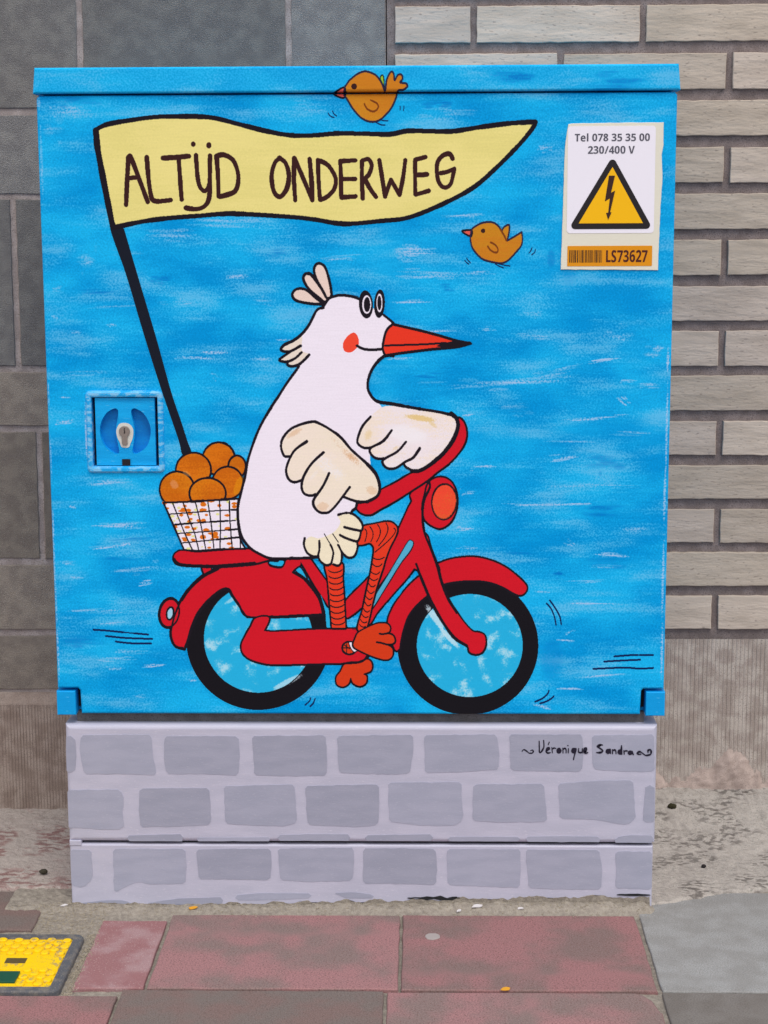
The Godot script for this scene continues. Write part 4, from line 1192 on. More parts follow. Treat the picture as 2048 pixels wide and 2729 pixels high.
# The paint of one motif, a film a fraction of a millimetre thick, on the door or the lid.
func paint_film(called: String, names: Array, thick: float, parent: Node, label := "", top := 0.0, grow := 1.4, z0 := 0.0, below := true) -> void:
	var st := SurfaceTool.new()
	st.begin(Mesh.PRIMITIVE_TRIANGLES)
	for poly in outline(names, grow):
		var world := PackedVector2Array()
		for v in poly:
			world.append(Vector2(v.x / 1000.0 - DOOR_W / 2.0, DOOR_TOP - v.y / 1000.0))
		var keep := rect(-0.383, 0.2585, 0.383, DOOR_TOP - 0.003) if below else rect(-0.38, DOOR_TOP + 0.0052, 0.38, DOOR_TOP + 0.029)
		for piece in Geometry2D.intersect_polygons(world, keep):
			if Geometry2D.triangulate_polygon(piece).size() > 0:
				st.append_from(slab(piece, z0 + thick, thick, 0.0), 0, Transform3D.IDENTITY)
	var film := put(called, st.commit(), M.art, parent)
	if label:
		film.set_meta("label", label)


# ---------------------------------------------------------------- the cabinet
func build_cabinet() -> void:
	var c := base("electrical_cabinet", "blue painted street cabinet with a white bird on a red bicycle, on a grey plinth", "electrical cabinet")
	put("housing", box(-0.380, 0.257, -0.325, 0.380, 1.029, -0.0215), M.blue, c)
	put("gasket", box(-0.372, 0.262, -0.02145, 0.372, 1.024, -0.0195), M.dark, c)
	# door
	var notch := 0.0355
	var door_outline := PackedVector2Array()
	var w := DOOR_W / 2.0
	for p in [[-w, DOOR_TOP - 0.003], [-w + 0.003, DOOR_TOP], [w - 0.003, DOOR_TOP], [w, DOOR_TOP - 0.003], [w, 0.2905], [w - 0.026, 0.2905], [w - 0.0285, 0.2875], [w - 0.0295, 0.257], [-w + 0.0295, 0.257], [-w + 0.0285, 0.2875], [-w + 0.026, 0.2905], [-w, 0.2905]]:
		door_outline.append(Vector2(p[0], p[1]))
	var hole := Rect2(-0.3298, 0.5762, 0.0820, 0.0856)
	var door := put("door", slab(door_outline, 0.0, 0.019, 0.0035, 4, hole), M.art, c)
	for s in [-1.0, 1.0]:
		var x0 := -0.3865 if s < 0.0 else 0.3625
		put("corner_bracket", slab(rect(x0, 0.2555, x0 + 0.0240, 0.2870), 0.001, 0.03, 0.0015, 2), M.blue, c)
	var lid_outline := PackedVector2Array([Vector2(-0.3880, 1.0280), Vector2(0.3880, 1.0280), Vector2(0.3852, 1.0585), Vector2(-0.3852, 1.0585)])
	var lid := put("lid", slab(lid_outline, 0.005, 0.35, 0.003, 4), M.art, c)
	# painted motifs
	paint_film("painted_flagpole", ["pole"], 0.0002, door)
	paint_film("painted_banner", ["banner"], 0.0003, door, "cream banner lettered in dark brown", 0.0, 2.6)
	paint_film("painted_bicycle", ["rear_tyre", "front_tyre", "rear_guard", "chain_guard", "rack", "rack_strut", "rear_lamp", "front_fender", "tube_top", "tube_down", "head", "fork", "lamp", "handlebar"], 0.0003, door, "red bicycle with black tyres")
	paint_film("painted_basket", ["orange_back", "orange_small", "orange_left", "orange_right", "orange_low_left", "orange_low", "basket"], 0.0005, door, "checked basket heaped with orange balls")
	paint_film("painted_bird", ["bird", "crest_a", "crest_b", "crest_c", "wing_front", "wing_back", "tail", "beak", "eye_a", "eye_b", "leg_back", "leg_front", "foot_back", "foot_front"], 0.0007, door, "white cartoon bird with red beak and striped red legs")
	paint_film("painted_songbird", ["songbird_low"], 0.0003, door, "small ochre songbird under the banner tip", 0.0, 1.0)
	paint_film("painted_songbird", ["songbird_up"], 0.0003, door, "lower half of the ochre songbird across the seam", 0.0, 1.0)
	paint_film("painted_songbird", ["songbird_up"], 0.0003, lid, "upper half of the ochre songbird across the seam", 0.0, 1.0, 0.005, false)
	build_lock(c)
	build_sticker(c)
	# neck and plinth
	put("neck", box(-0.364, 0.235, -0.31, 0.362, 0.2565, -0.014), M.neck, c)
	var upper := put("plinth_panel", slab(rect(-0.3772, 0.0862, 0.3778, 0.2432), 0.001, 0.31, 0.007, 6), M.plinth_paint, c)
	var lower := put("plinth_skirt", slab(rect(-0.3765, -0.06, 0.3755, 0.0832), 0.0005, 0.31, 0.003, 4), M.plinth_paint, c)
	put("plinth_core", box(-0.37, 0.06, -0.30, 0.37, 0.10, -0.008), M.dark, c)
	bricks_on(upper, lower)
	# cement left along the foot of the skirt, and two black scrapes
	var foot := PackedVector2Array([Vector2(0.3745, -0.02), Vector2(-0.3755, -0.02)])
	var fx := -0.3755
	while fx < 0.3745:
		foot.append(Vector2(fx, 0.0025 + 0.011 * smoothstep(-0.3, 0.35, fx) + 0.0045 * lump(fx, 0.2, 35.0) + 0.0014 * lump(fx, 0.7, 140.0)))
		fx += 0.0025
	put("cement_residue", slab(foot, 0.0016, 0.0012, 0.0), M.sand, lower)
	for s in [[0.060, 0.128, 0.0120, 0.0035], [0.330, 0.3735, 0.0170, 0.0008]]:
		var q := PackedVector2Array()
		for i in 24:
			var t := TAU * i / 24.0
			q.append(Vector2(lerpf(s[0], s[1], 0.5 + 0.5 * cos(t)), s[2] + 0.0014 * sin(t) + s[3] * lump(cos(t) * 0.03, s[0] + signf(sin(t)) * 0.1, 70.0)))
		put("black_scrape", slab(q, 0.0019, 0.0014, 0.0), M.dark, lower)
	put("lock_strip", slab(rect(-0.3765, 0.0812, -0.361, 0.0882), 0.0016, 0.01, 0.001, 2), M.plinth_paint, c)


var brick_count := 0
var upper_panel: Node
var lower_panel: Node


func painted_brick(p: Array) -> void:
	var q := PackedVector2Array()
	for i in range(0, p.size(), 2):
		q.append(Vector2(p[i] / 1000.0, p[i + 1] / 1000.0))
	var mid := Vector2.ZERO
	for v in q:
		mid += v / q.size()
	var r := PackedVector2Array()
	for i in q.size():
		var a := q[i]
		var b := q[(i + 1) % q.size()]
		var n := maxi(1, int(a.distance_to(b) / 0.006))
		for k in n:
			var v := a.lerp(b, (k + 0.5) / n)
			var d := (v - mid).normalized()
			r.append(v + d * 0.0011 * lump(v.x, v.y, 60.0) + d * 0.0006 * lump(v.x, v.y, 210.0))
	var on_upper := mid.y > 0.0845
	var keep := rect(-0.3768, 0.0875, 0.3772, 0.2355) if on_upper else rect(-0.3760, -0.03, 0.3750, 0.0815)
	for piece in Geometry2D.intersect_polygons(r, keep):
		var z := 0.001 if on_upper else 0.0005
		put("painted_brick", slab(piece, z + 0.0005, 0.0005, 0.0), M["painted_brick_%d" % (brick_count % 4)], upper_panel if on_upper else lower_panel)
	brick_count = (brick_count * 5 + 3) % 17


var signature := SurfaceTool.new()


func sig(w: float, p: Array) -> void:
	var q := PackedVector2Array()
	for i in range(0, p.size(), 2):
		q.append(Vector2(p[i], p[i + 1]))
	for poly in Geometry2D.offset_polyline(smooth(q, false, 5), w * 0.62, Geometry2D.JOIN_ROUND, Geometry2D.END_ROUND):
		if Geometry2D.is_polygon_clockwise(poly):
			continue
		var r := PackedVector2Array()
		for v in poly:
			r.append(v / 1000.0)
		if Geometry2D.triangulate_polygon(r).size() > 0:
			var z := 0.0017 + 0.00002 * sig_count
			signature.append_from(slab(r, z, z - 0.001, 0.0), 0, Transform3D.IDENTITY)
	sig_count += 1


var sig_count := 0


func bricks_on(upper: Node, lower: Node) -> void:
	upper_panel = upper
	lower_panel = lower
	painted_brick([-375.8, 229.0, -364.6, 226.9, -363.6, 203.9, -366.2, 179.2, -377.6, 179.2])
	painted_brick([-357.1, 229.1, -266.5, 230.2, -265.6, 207.2, -261.1, 176.4, -308.1, 177.8, -355.2, 177.7, -359.0, 207.0])
	painted_brick([-249.7, 228.1, -155.5, 228.3, -154.1, 204.4, -156.4, 176.0, -201.0, 178.1, -248.6, 178.0, -251.5, 201.1])
	painted_brick([-137.7, 228.3, -43.7, 229.7, -41.9, 198.5, -43.0, 176.3, -91.1, 175.3, -135.6, 176.7])
	painted_brick([-29.2, 228.5, 13.0, 229.8, 67.5, 230.5, 67.5, 204.9, 63.0, 178.7, 12.7, 178.6, -27.3, 180.1])
	painted_brick([81.4, 230.0, 173.8, 231.1, 177.2, 208.2, 176.7, 185.2, 131.0, 181.1, 83.1, 180.3])
	painted_brick([189.7, 231.1, 283.0, 231.3, 284.0, 205.3, 282.8, 182.4, 237.2, 182.6, 192.4, 183.7])
	painted_brick([294.8, 230.4, 373.0, 231.5, 374.4, 205.5, 374.9, 182.6, 334.3, 182.8, 296.6, 185.5])
	painted_brick([-377.5, 156.0, -308.7, 157.1, -304.5, 148.4, -306.7, 123.6, -304.9, 104.9, -316.4, 102.3, -346.3, 104.1, -379.2, 106.2])
	painted_brick([-283.3, 158.4, -193.9, 159.6, -192.9, 136.3, -192.9, 109.9, -238.4, 107.6, -283.3, 106.5, -285.5, 133.0])
	painted_brick([-175.4, 161.8, -83.8, 164.5, -83.3, 136.7, -81.5, 113.4, -95.0, 108.7, -136.7, 109.1, -174.0, 111.5])
	painted_brick([-70.5, 162.1, 24.5, 164.8, 24.3, 137.0, 22.7, 110.6, 0.4, 107.4, -68.1, 110.3])
	painted_brick([35.7, 167.3, 129.5, 168.1, 129.6, 143.5, 132.1, 120.3, 125.3, 110.9, 83.7, 109.2, 36.7, 115.3])
	painted_brick([144.3, 165.1, 234.4, 166.0, 237.7, 137.6, 238.8, 115.3, 190.5, 114.2, 143.6, 116.3])
	painted_brick([252.7, 166.0, 296.3, 170.1, 347.8, 171.2, 350.4, 144.1, 352.6, 119.4, 341.5, 111.6, 297.1, 118.6, 255.6, 119.7])
	painted_brick([364.1, 164.2, 375.3, 164.2, 376.4, 114.8, 361.6, 114.8])
	painted_brick([-301.6, 94.9, -262.6, 96.3, -229.6, 97.3, -227.5, 87.6, -301.2, 87.4])
	painted_brick([-211.2, 92.7, -166.9, 92.8, -116.7, 93.6, -116.2, 88.0, -211.9, 87.7])
	painted_brick([-107.1, 96.2, -62.3, 97.9, -14.0, 97.7, -12.3, 89.0, -107.2, 88.7])
	painted_brick([6.3, 96.5, 48.0, 97.3, 92.6, 98.1, 93.8, 89.4, 4.7, 89.1])
	painted_brick([111.9, 94.4, 158.0, 95.2, 204.3, 94.7, 205.0, 89.1, 111.6, 88.8])
	painted_brick([212.0, 95.4, 255.9, 96.1, 306.3, 95.7, 308.8, 88.2, 212.1, 88.5])
	painted_brick([327.1, 94.5, 344.8, 97.7, 376.1, 97.2, 376.3, 87.2, 324.2, 87.7])
	painted_brick([-376.0, 75.8, -348.7, 75.0, -348.5, 35.7, -361.0, 23.0, -376.5, 27.7])
	painted_brick([-320.7, 76.7, -227.1, 77.6, -225.8, 55.0, -227.6, 29.9, -276.4, 29.0, -288.3, 32.8, -303.6, 26.4, -320.4, 16.8])
	painted_brick([-212.7, 76.4, -116.3, 78.0, -114.9, 55.5, -117.6, 35.0, -168.0, 36.4, -210.0, 36.2])
	painted_brick([-106.7, 78.0, -9.4, 79.3, -8.9, 55.9, -11.5, 34.5, -60.0, 33.0, -104.4, 35.1])
	painted_brick([3.2, 78.4, 47.9, 79.2, 96.2, 78.1, 98.6, 53.1, 97.1, 29.6, 53.7, 31.0, 2.9, 30.8])
	painted_brick([111.1, 78.2, 205.7, 77.9, 205.9, 53.5, 205.5, 25.9, 158.3, 27.6, 112.0, 29.6])
	painted_brick([212.2, 77.9, 306.6, 77.6, 310.5, 53.9, 309.8, 24.2, 262.8, 24.0, 216.5, 26.0])
	painted_brick([327.4, 75.8, 374.2, 75.4, 375.3, 24.4, 328.3, 25.8, 329.0, 50.9])
	painted_brick([-366.2, 2.4, -334.3, 6.7, -307.2, 6.8, -292.3, -0.4, -301.5, -7.8, -337.8, -7.9])
	painted_brick([-280.1, 2.8, -240.8, 9.3, -180.5, 11.7, -177.0, 3.2, -229.0, -1.8, -277.2, -2.6])
	painted_brick([-163.0, 14.3, -132.3, 17.6, -64.7, 17.3, -64.8, 11.0, -114.4, 8.2, -162.5, 7.4])
	painted_brick([-36.2, 18.0, -12.2, 19.4, 14.8, 16.3, 17.1, 11.3, -18.3, 10.5])
	signature.begin(Mesh.PRIMITIVE_TRIANGLES)
	sig(1.0, [206.3, 208.9, 208.8, 211.5, 212.6, 209.5, 215.2, 206.6, 219.0, 206.3, 221.1, 208.9, 219.6, 210.9, 217.1, 209.8])
	sig(1.2, [228.0, 222.7, 228.1, 214.8, 228.5, 207.6, 231.6, 208.9, 234.1, 214.8, 233.6, 223.7])
	sig(1.1, [240.9, 221.4, 239.5, 217.7])
	sig(1.1, [236.6, 210.2, 241.0, 211.6, 240.8, 214.2, 237.9, 213.5, 236.7, 208.9, 239.2, 206.3, 242.4, 207.6])
	sig(1.1, [244.2, 214.2, 244.9, 207.0])
	sig(1.1, [244.6, 211.6, 246.7, 213.8, 249.2, 212.9])
	sig(1.1, [253.7, 213.6, 250.9, 211.6, 251.2, 207.6, 254.4, 207.0, 256.0, 210.3, 253.9, 213.3])
	sig(1.1, [258.1, 213.6, 258.5, 207.0])
	sig(1.1, [258.4, 211.6, 260.6, 213.6, 262.3, 211.6, 262.3, 207.0])
	sig(1.1, [265.3, 212.9, 265.1, 207.0])
	sig(1.4, [264.3, 216.9, 264.7, 216.7])
	sig(1.2, [274.5, 213.0, 270.7, 212.9, 269.5, 209.0, 272.1, 207.0, 274.6, 209.0, 274.9, 213.0, 273.0, 204.4, 271.8, 198.1])
	sig(1.1, [278.3, 213.0, 278.0, 208.4, 280.9, 207.1, 282.8, 209.0, 283.0, 213.0, 283.0, 207.1])
	sig(1.1, [284.6, 210.3, 288.4, 211.0, 288.0, 213.9, 285.2, 213.0, 284.7, 208.4, 287.2, 206.4, 290.1, 207.7])
	sig(1.3, [308.5, 217.6, 304.7, 218.3, 301.6, 215.6, 306.1, 213.0, 309.0, 210.0, 306.1, 207.1, 301.1, 207.8])
	sig(1.2, [318.1, 211.7, 314.3, 211.7, 313.1, 208.4, 315.6, 206.5, 317.9, 208.5, 318.3, 212.4, 318.8, 206.5])
	sig(1.2, [321.2, 211.7, 321.3, 206.1])
	sig(1.2, [321.4, 210.0, 323.7, 211.7, 325.4, 210.0, 325.7, 206.1])
	sig(1.2, [332.6, 210.5, 329.4, 211.1, 328.2, 207.8, 330.8, 205.6, 333.0, 207.8, 332.5, 217.0, 333.1, 205.6])
	sig(1.2, [335.7, 210.5, 336.1, 205.6])
	sig(1.1, [336.0, 209.1, 338.3, 210.5, 340.2, 209.8])
	sig(1.2, [345.9, 209.2, 342.7, 209.8, 341.1, 207.2, 343.4, 205.2, 345.9, 207.2, 346.1, 209.6, 347.8, 204.8])
	sig(1.2, [357.3, 205.7, 354.1, 205.3, 352.4, 207.2, 355.3, 209.6, 359.1, 207.2, 363.6, 204.0, 368.6, 204.6, 370.8, 208.6, 369.1, 211.8, 366.0, 211.2, 366.3, 207.9])
	put("painted_signature", signature.commit(), plain(Color8(30, 26, 44), 0.5), upper)


func build_lock(c: Node) -> void:
	var o := []
	for step in [[0.0, 0.0001], [0.0008, 0.0022], [0.0024, 0.0036], [0.0050, 0.0036], [0.0066, 0.0030], [0.0072, 0.0018], [0.0073, -0.012]]:
		o.append(lift(round_rect(-0.3370 + step[0], 0.5674 + step[0] * 1.15, -0.2408 - step[0] * 0.95, 0.6702 - step[0] * 1.1, maxf(0.0007, 0.006 - step[0]), 5), step[1]))
	var rim := put("lock_rim", loft(o), M.blue_worn, c)
	var plate := Node3D.new()
	plate.name = "lock_plate"
	c.add_child(plate, true)
	var left := PackedVector2Array([Vector2(-0.2969, 0.6450), Vector2(-0.2995, 0.6478), Vector2(-0.3034, 0.6475), Vector2(-0.3124, 0.6417), Vector2(-0.3193, 0.6293), Vector2(-0.3205, 0.6161), Vector2(-0.3158, 0.6014), Vector2(-0.3051, 0.5925), Vector2(-0.2990, 0.5914), Vector2(-0.2972, 0.5940), Vector2(-0.2980, 0.6010), Vector2(-0.3001, 0.6116), Vector2(-0.3006, 0.6219), Vector2(-0.2975, 0.6380)])
	var right := PackedVector2Array()
	for v in left:
		right.append(Vector2(-0.5780 - v.x, v.y))
	var cl := rounded(left)
	var cr := rounded(right)
	var sheet := rect(-0.3257, 0.5768, -0.2517, 0.6610)
	var st := SurfaceTool.new()
	st.begin(Mesh.PRIMITIVE_TRIANGLES)
	for part in [[-1.0, -0.309], [-0.309, -0.2690], [-0.2690, 1.0]]:
		for a in Geometry2D.intersect_polygons(sheet, rect(part[0], 0.0, part[1], 1.0)):
			for b in Geometry2D.clip_polygons(a, cl):
				for d in Geometry2D.clip_polygons(b, cr):
					st.append_from(slab(d, -0.001, 0.011, 0.0), 0, Transform3D.IDENTITY)
	put("face_plate", st.commit(), M.blue, plate)
	put("recess", box(-0.3255, 0.577, -0.016, -0.2520, 0.6608, -0.0112), M.blue_deep, plate)
	put("gap", box(-0.3340, 0.570, -0.019, -0.2440, 0.668, -0.0165), M.dark, c)
	var bare := rounded(PackedVector2Array([Vector2(-0.3000, 0.6205), Vector2(-0.2962, 0.6285), Vector2(-0.2895, 0.6300), Vector2(-0.2830, 0.6280), Vector2(-0.2790, 0.6215), Vector2(-0.2800, 0.6110), Vector2(-0.2830, 0.6040), Vector2(-0.2855, 0.5995), Vector2(-0.2935, 0.5998), Vector2(-0.2962, 0.6060), Vector2(-0.2990, 0.6120)]))
	put("bare_metal", slab(bare, -0.0002, 0.001, 0.0), plain(Color8(206, 206, 200), 0.5), plate)
	var prof := PackedVector2Array()
	for i in 19:
		var a := deg_to_rad(-60.0 + 300.0 * i / 18.0)
		prof.append(Vector2(-0.2897 + 0.0068 * cos(a), 0.6195 + 0.0068 * sin(a)))
	for v in [Vector2(-0.2930, 0.6040), Vector2(-0.2915, 0.6022), Vector2(-0.2880, 0.6022), Vector2(-0.2863, 0.6040)]:
		prof.append(v)
	var cyl := put("lock_cylinder", slab(prof, 0.0022, 0.004, 0.0005, 2), M.metal, plate)
	put("keyway", slab(PackedVector2Array([Vector2(-0.2904, 0.6172), Vector2(-0.2888, 0.6172), Vector2(-0.2886, 0.6200), Vector2(-0.2893, 0.6215), Vector2(-0.2888, 0.6240), Vector2(-0.2899, 0.6240), Vector2(-0.2902, 0.6215), Vector2(-0.2897, 0.6198)]), 0.0026, 0.0004), M.black, plate)
	put("latch_slot", box(-0.2938, 0.5769, -0.0016, -0.2837, 0.5847, 0.0006), M.black, plate)
	tag(cyl, "worn steel key cylinder")


func rounded(p: PackedVector2Array) -> PackedVector2Array:
	return smooth_small(p)


func smooth_small(p: PackedVector2Array) -> PackedVector2Array:
	var o := PackedVector2Array()
	var n := p.size()
	for i in n:
		for k in 4:
			o.append(p[i].cubic_interpolate(p[(i + 1) % n], p[(i + n - 1) % n], p[(i + 2) % n], k / 4.0))
	return o


func text_mesh(s: String, height: float, bold: bool) -> TextMesh:
	var f := SystemFont.new()
	f.font_names = PackedStringArray(["Droid Sans"])
	if bold:
		f.font_weight = 700
	var t := TextMesh.new()
	t.font = f
	t.text = s
	t.font_size = 64
	t.pixel_size = height / 46.0
	t.depth = 0.0002
	t.curve_step = 1.0
	return t


func build_sticker(c: Node) -> void:
	var back := smooth_edge(PackedVector2Array([Vector2(0.2481, 0.8163), Vector2(0.3660, 0.8152), Vector2(0.3672, 0.8900), Vector2(0.3690, 0.9250), Vector2(0.3675, 0.9530), Vector2(0.3694, 0.9640), Vector2(0.3690, 0.9906), Vector2(0.3300, 0.9904), Vector2(0.2600, 0.9898), Vector2(0.2552, 0.9890), Vector2(0.2530, 0.9760), Vector2(0.2512, 0.9606), Vector2(0.2500, 0.9000)]))
	var s := put("warning_sticker", slab(back, 0.0016, 0.0016, 0.0006, 2), surface(null, Color8(220, 217, 203), 0.45, M.coat, 0.01, 0.2), c)
	tag(s, "cream backed electricity warning sticker with number strip")
	put("warning_label", slab(round_rect(0.2547, 0.8598, 0.3597, 0.9865, 0.004), 0.0020, 0.0003), plain(Color8(233, 230, 242), 0.4), s)
	var grey := plain(Color8(84, 84, 96), 0.5)
	for row in [["Tel 078 35 35 00", 0.3078, 0.9733, 0.0898], ["230/400 V", 0.3069, 0.9586, 0.0560]]:
		var t := put("phone_lettering" if row[0].begins_with("Tel") else "voltage_lettering", text_mesh(row[0], 0.0085, true), grey, s)
		var box_of: AABB = t.mesh.get_aabb()
		var k: float = row[3] / box_of.size.x
		t.scale = Vector3(k, k, 1.0)
		t.position = Vector3(row[1] - box_of.get_center().x * k, row[2] - box_of.get_center().y * k, 0.0022)
	var tri_out := PackedVector2Array()
	for v in [[0.3085, 0.9425, 30.0, 150.0], [0.2647, 0.8693, 150.0, 270.0], [0.3505, 0.8693, 270.0, 390.0]]:
		for i in 7:
			var a := deg_to_rad(lerpf(v[2], v[3], i / 6.0))
			tri_out.append(Vector2(v[0] + 0.0046 * cos(a), v[1] + 0.0046 * sin(a)))
	var wt := put("warning_triangle", slab(tri_out, 0.0023, 0.0003), M.black, s)
	put("yellow_field", slab(PackedVector2Array([Vector2(0.2689, 0.8716), Vector2(0.3464, 0.8716), Vector2(0.3086, 0.9383)]), 0.0026, 0.0003), plain(Color8(240, 182, 0), 0.4), s)
	put("lightning_arrow", slab(PackedVector2Array([Vector2(0.3045, 0.9281), Vector2(0.3117, 0.9281), Vector2(0.3073, 0.9078), Vector2(0.3122, 0.9105), Vector2(0.3066, 0.8846), Vector2(0.3084, 0.8848), Vector2(0.3043, 0.8755), Vector2(0.3017, 0.8842), Vector2(0.3042, 0.8840), Vector2(0.3060, 0.9012), Vector2(0.3001, 0.8977)]), 0.0029, 0.0003), plain(Color8(52, 28, 24), 0.5), s)
	put("number_strip", slab(round_rect(0.2558, 0.8203, 0.3583, 0.8447, 0.001), 0.0020, 0.0003), plain(Color8(218, 142, 8), 0.4), s)
	var dark_red := plain(Color8(72, 24, 22), 0.5)
	var t := put("number_lettering", text_mesh("LS73627", 0.012, true), dark_red, s)
	var b: AABB = t.mesh.get_aabb()
	t.scale = Vector3(0.0500 / b.size.x, 0.0146 / b.size.y, 1.0)
	t.position = Vector3(0.3277 - b.get_center().x * t.scale.x, 0.8322 - b.get_center().y * t.scale.y, 0.0022)
	var bars := SurfaceTool.new()
	bars.begin(Mesh.PRIMITIVE_TRIANGLES)
	var g := RandomNumberGenerator.new()
	g.seed = 12
	var x := 0.2582
	while x < 0.2975:
		var wide: float = [0.0005, 0.0008, 0.0013][g.randi() % 3]
		bars.append_from(slab(rect(x, 0.8247, x + wide, 0.8396), 0.0022, 0.0002), 0, Transform3D.IDENTITY)
		x += wide + [0.0005, 0.0007, 0.0012][g.randi() % 3]
	put("barcode", bars.commit(), plain(Color8(62, 38, 22), 0.5), s)


func smooth_edge(p: PackedVector2Array) -> PackedVector2Array:
	var o := PackedVector2Array()
	for i in p.size():
		var a := p[i]
		var b := p[(i + 1) % p.size()]
		var n := maxi(1, int(a.distance_to(b) / 0.006))
		for k in n:
			var v := a.lerp(b, float(k) / n)
			o.append(v + Vector2(lump(v.y, v.x, 90.0), lump(v.x, v.y, 90.0)) * 0.0005)
	return o


# ---------------------------------------------------------------- walls
func build_stone_wall() -> void:
	var w := base("stone_wall", "wall of dark grey stone blocks with pale joints, left behind the cabinet", "wall", Vector3(-0.5, 0, WALL_Z))
	var shift := Vector3(0.5, 0.0, -WALL_Z)
	var core := put("mortar", box(-1.6, 0.0, WALL_Z - 0.3, 0.0292, 3.0, WALL_Z - 0.0026), M.stone_mortar, w)
	core.position = shift
	# rows: bottom, top, joints (centre x) from the right end
	var rows := [[0.1905, 0.2719, [-0.17, -0.40, -0.66]], [0.2822, 0.3790, [-0.30, -0.60]], [0.3889, 0.5759, [-0.18, -0.4775, -0.77]], [0.5858, 0.6630, [-0.11, -0.36, -0.62]], [0.6727, 0.9089, [-0.21, -0.5025, -0.80]], [0.9167, 1.0262, [-0.10, -0.36, -0.66]], [1.0354, 1.2260, [-0.1058, -0.399, -0.69]], [1.2355, 1.3440, [-0.26, -0.55]]]
	var k := 0
	for r in rows:
		var right := 0.0288
		for j in r[2] + [-0.98, -1.29, -1.6]:
			var m: StandardMaterial3D = M[("stone_low_%d" if r[1] < 0.7 else "stone_%d") % (k % 4)]
			var b := put("stone_block", slab(rough_rect(j + 0.0044, r[0], right, r[1], 0.014, 0.0006, 0.001), WALL_Z + rng.randf_range(-0.0008, 0.001), 0.01, 0.0012, 2), m, w)
			b.position = shift
			right = j - 0.0044
			k += 1
	var ledge := SurfaceTool.new()
	ledge.begin(Mesh.PRIMITIVE_TRIANGLES)
	var prof := [Vector2(0.186, WALL_Z - 0.002), Vector2(0.1845, WALL_Z + 0.002), Vector2(0.171, WALL_Z + 0.0075), Vector2(0.1685, WALL_Z + 0.008)]
	for i in prof.size() - 1:
		var a: Vector2 = prof[i]
		var b: Vector2 = prof[i + 1]
		var nn := Vector3(0, b.y - a.y, a.x - b.x).normalized()
		var q := [Vector3(-1.6, a.x, a.y), Vector3(0.029, a.x, a.y), Vector3(0.029, b.x, b.y), Vector3(-1.6, b.x, b.y)]
		tri(ledge, [q[0], q[1], q[2]], [nn, nn, nn], [Vector2.ZERO, Vector2.ZERO, Vector2.ZERO])
		tri(ledge, [q[0], q[2], q[3]], [nn, nn, nn], [Vector2.ZERO, Vector2.ZERO, Vector2.ZERO])
	put("plinth_ledge", ledge.commit(), M.plinth_dark, w).position = shift
	put("plinth", ribs(-1.6, 0.029, -0.05, 0.1684, WALL_Z + 0.008, 0.0046, 0.0007), M.plinth_dark, w).position = shift


# Stone face tooled with upright grooves.
func ribs(x0: float, x1: float, y0: float, y1: float, z: float, pitch: float, depth: float) -> ArrayMesh:
	var st := SurfaceTool.new()
	st.begin(Mesh.PRIMITIVE_TRIANGLES)
	var prof: Array[Vector2] = []
	var x := x0
	while x < x1:
		var d := depth * rng.randf_range(0.6, 1.3)
		prof.append(Vector2(x, z))
		prof.append(Vector2(x + pitch * rng.randf_range(0.55, 0.7), z))
		prof.append(Vector2(x + pitch * 0.78, z - d))
		prof.append(Vector2(x + pitch * 0.9, z - d))
		x += pitch
	for i in prof.size() - 1:
		var a := prof[i]
		var b := prof[i + 1]
		var nn := Vector3(a.y - b.y, 0, b.x - a.x).normalized()
		var q := [Vector3(a.x, y0, a.y), Vector3(b.x, y0, b.y), Vector3(b.x, y1, b.y), Vector3(a.x, y1, a.y)]
		tri(st, [q[0], q[1], q[2]], [nn, nn, nn], [Vector2.ZERO, Vector2.ZERO, Vector2.ZERO])
		tri(st, [q[0], q[2], q[3]], [nn, nn, nn], [Vector2.ZERO, Vector2.ZERO, Vector2.ZERO])
	return st.commit()


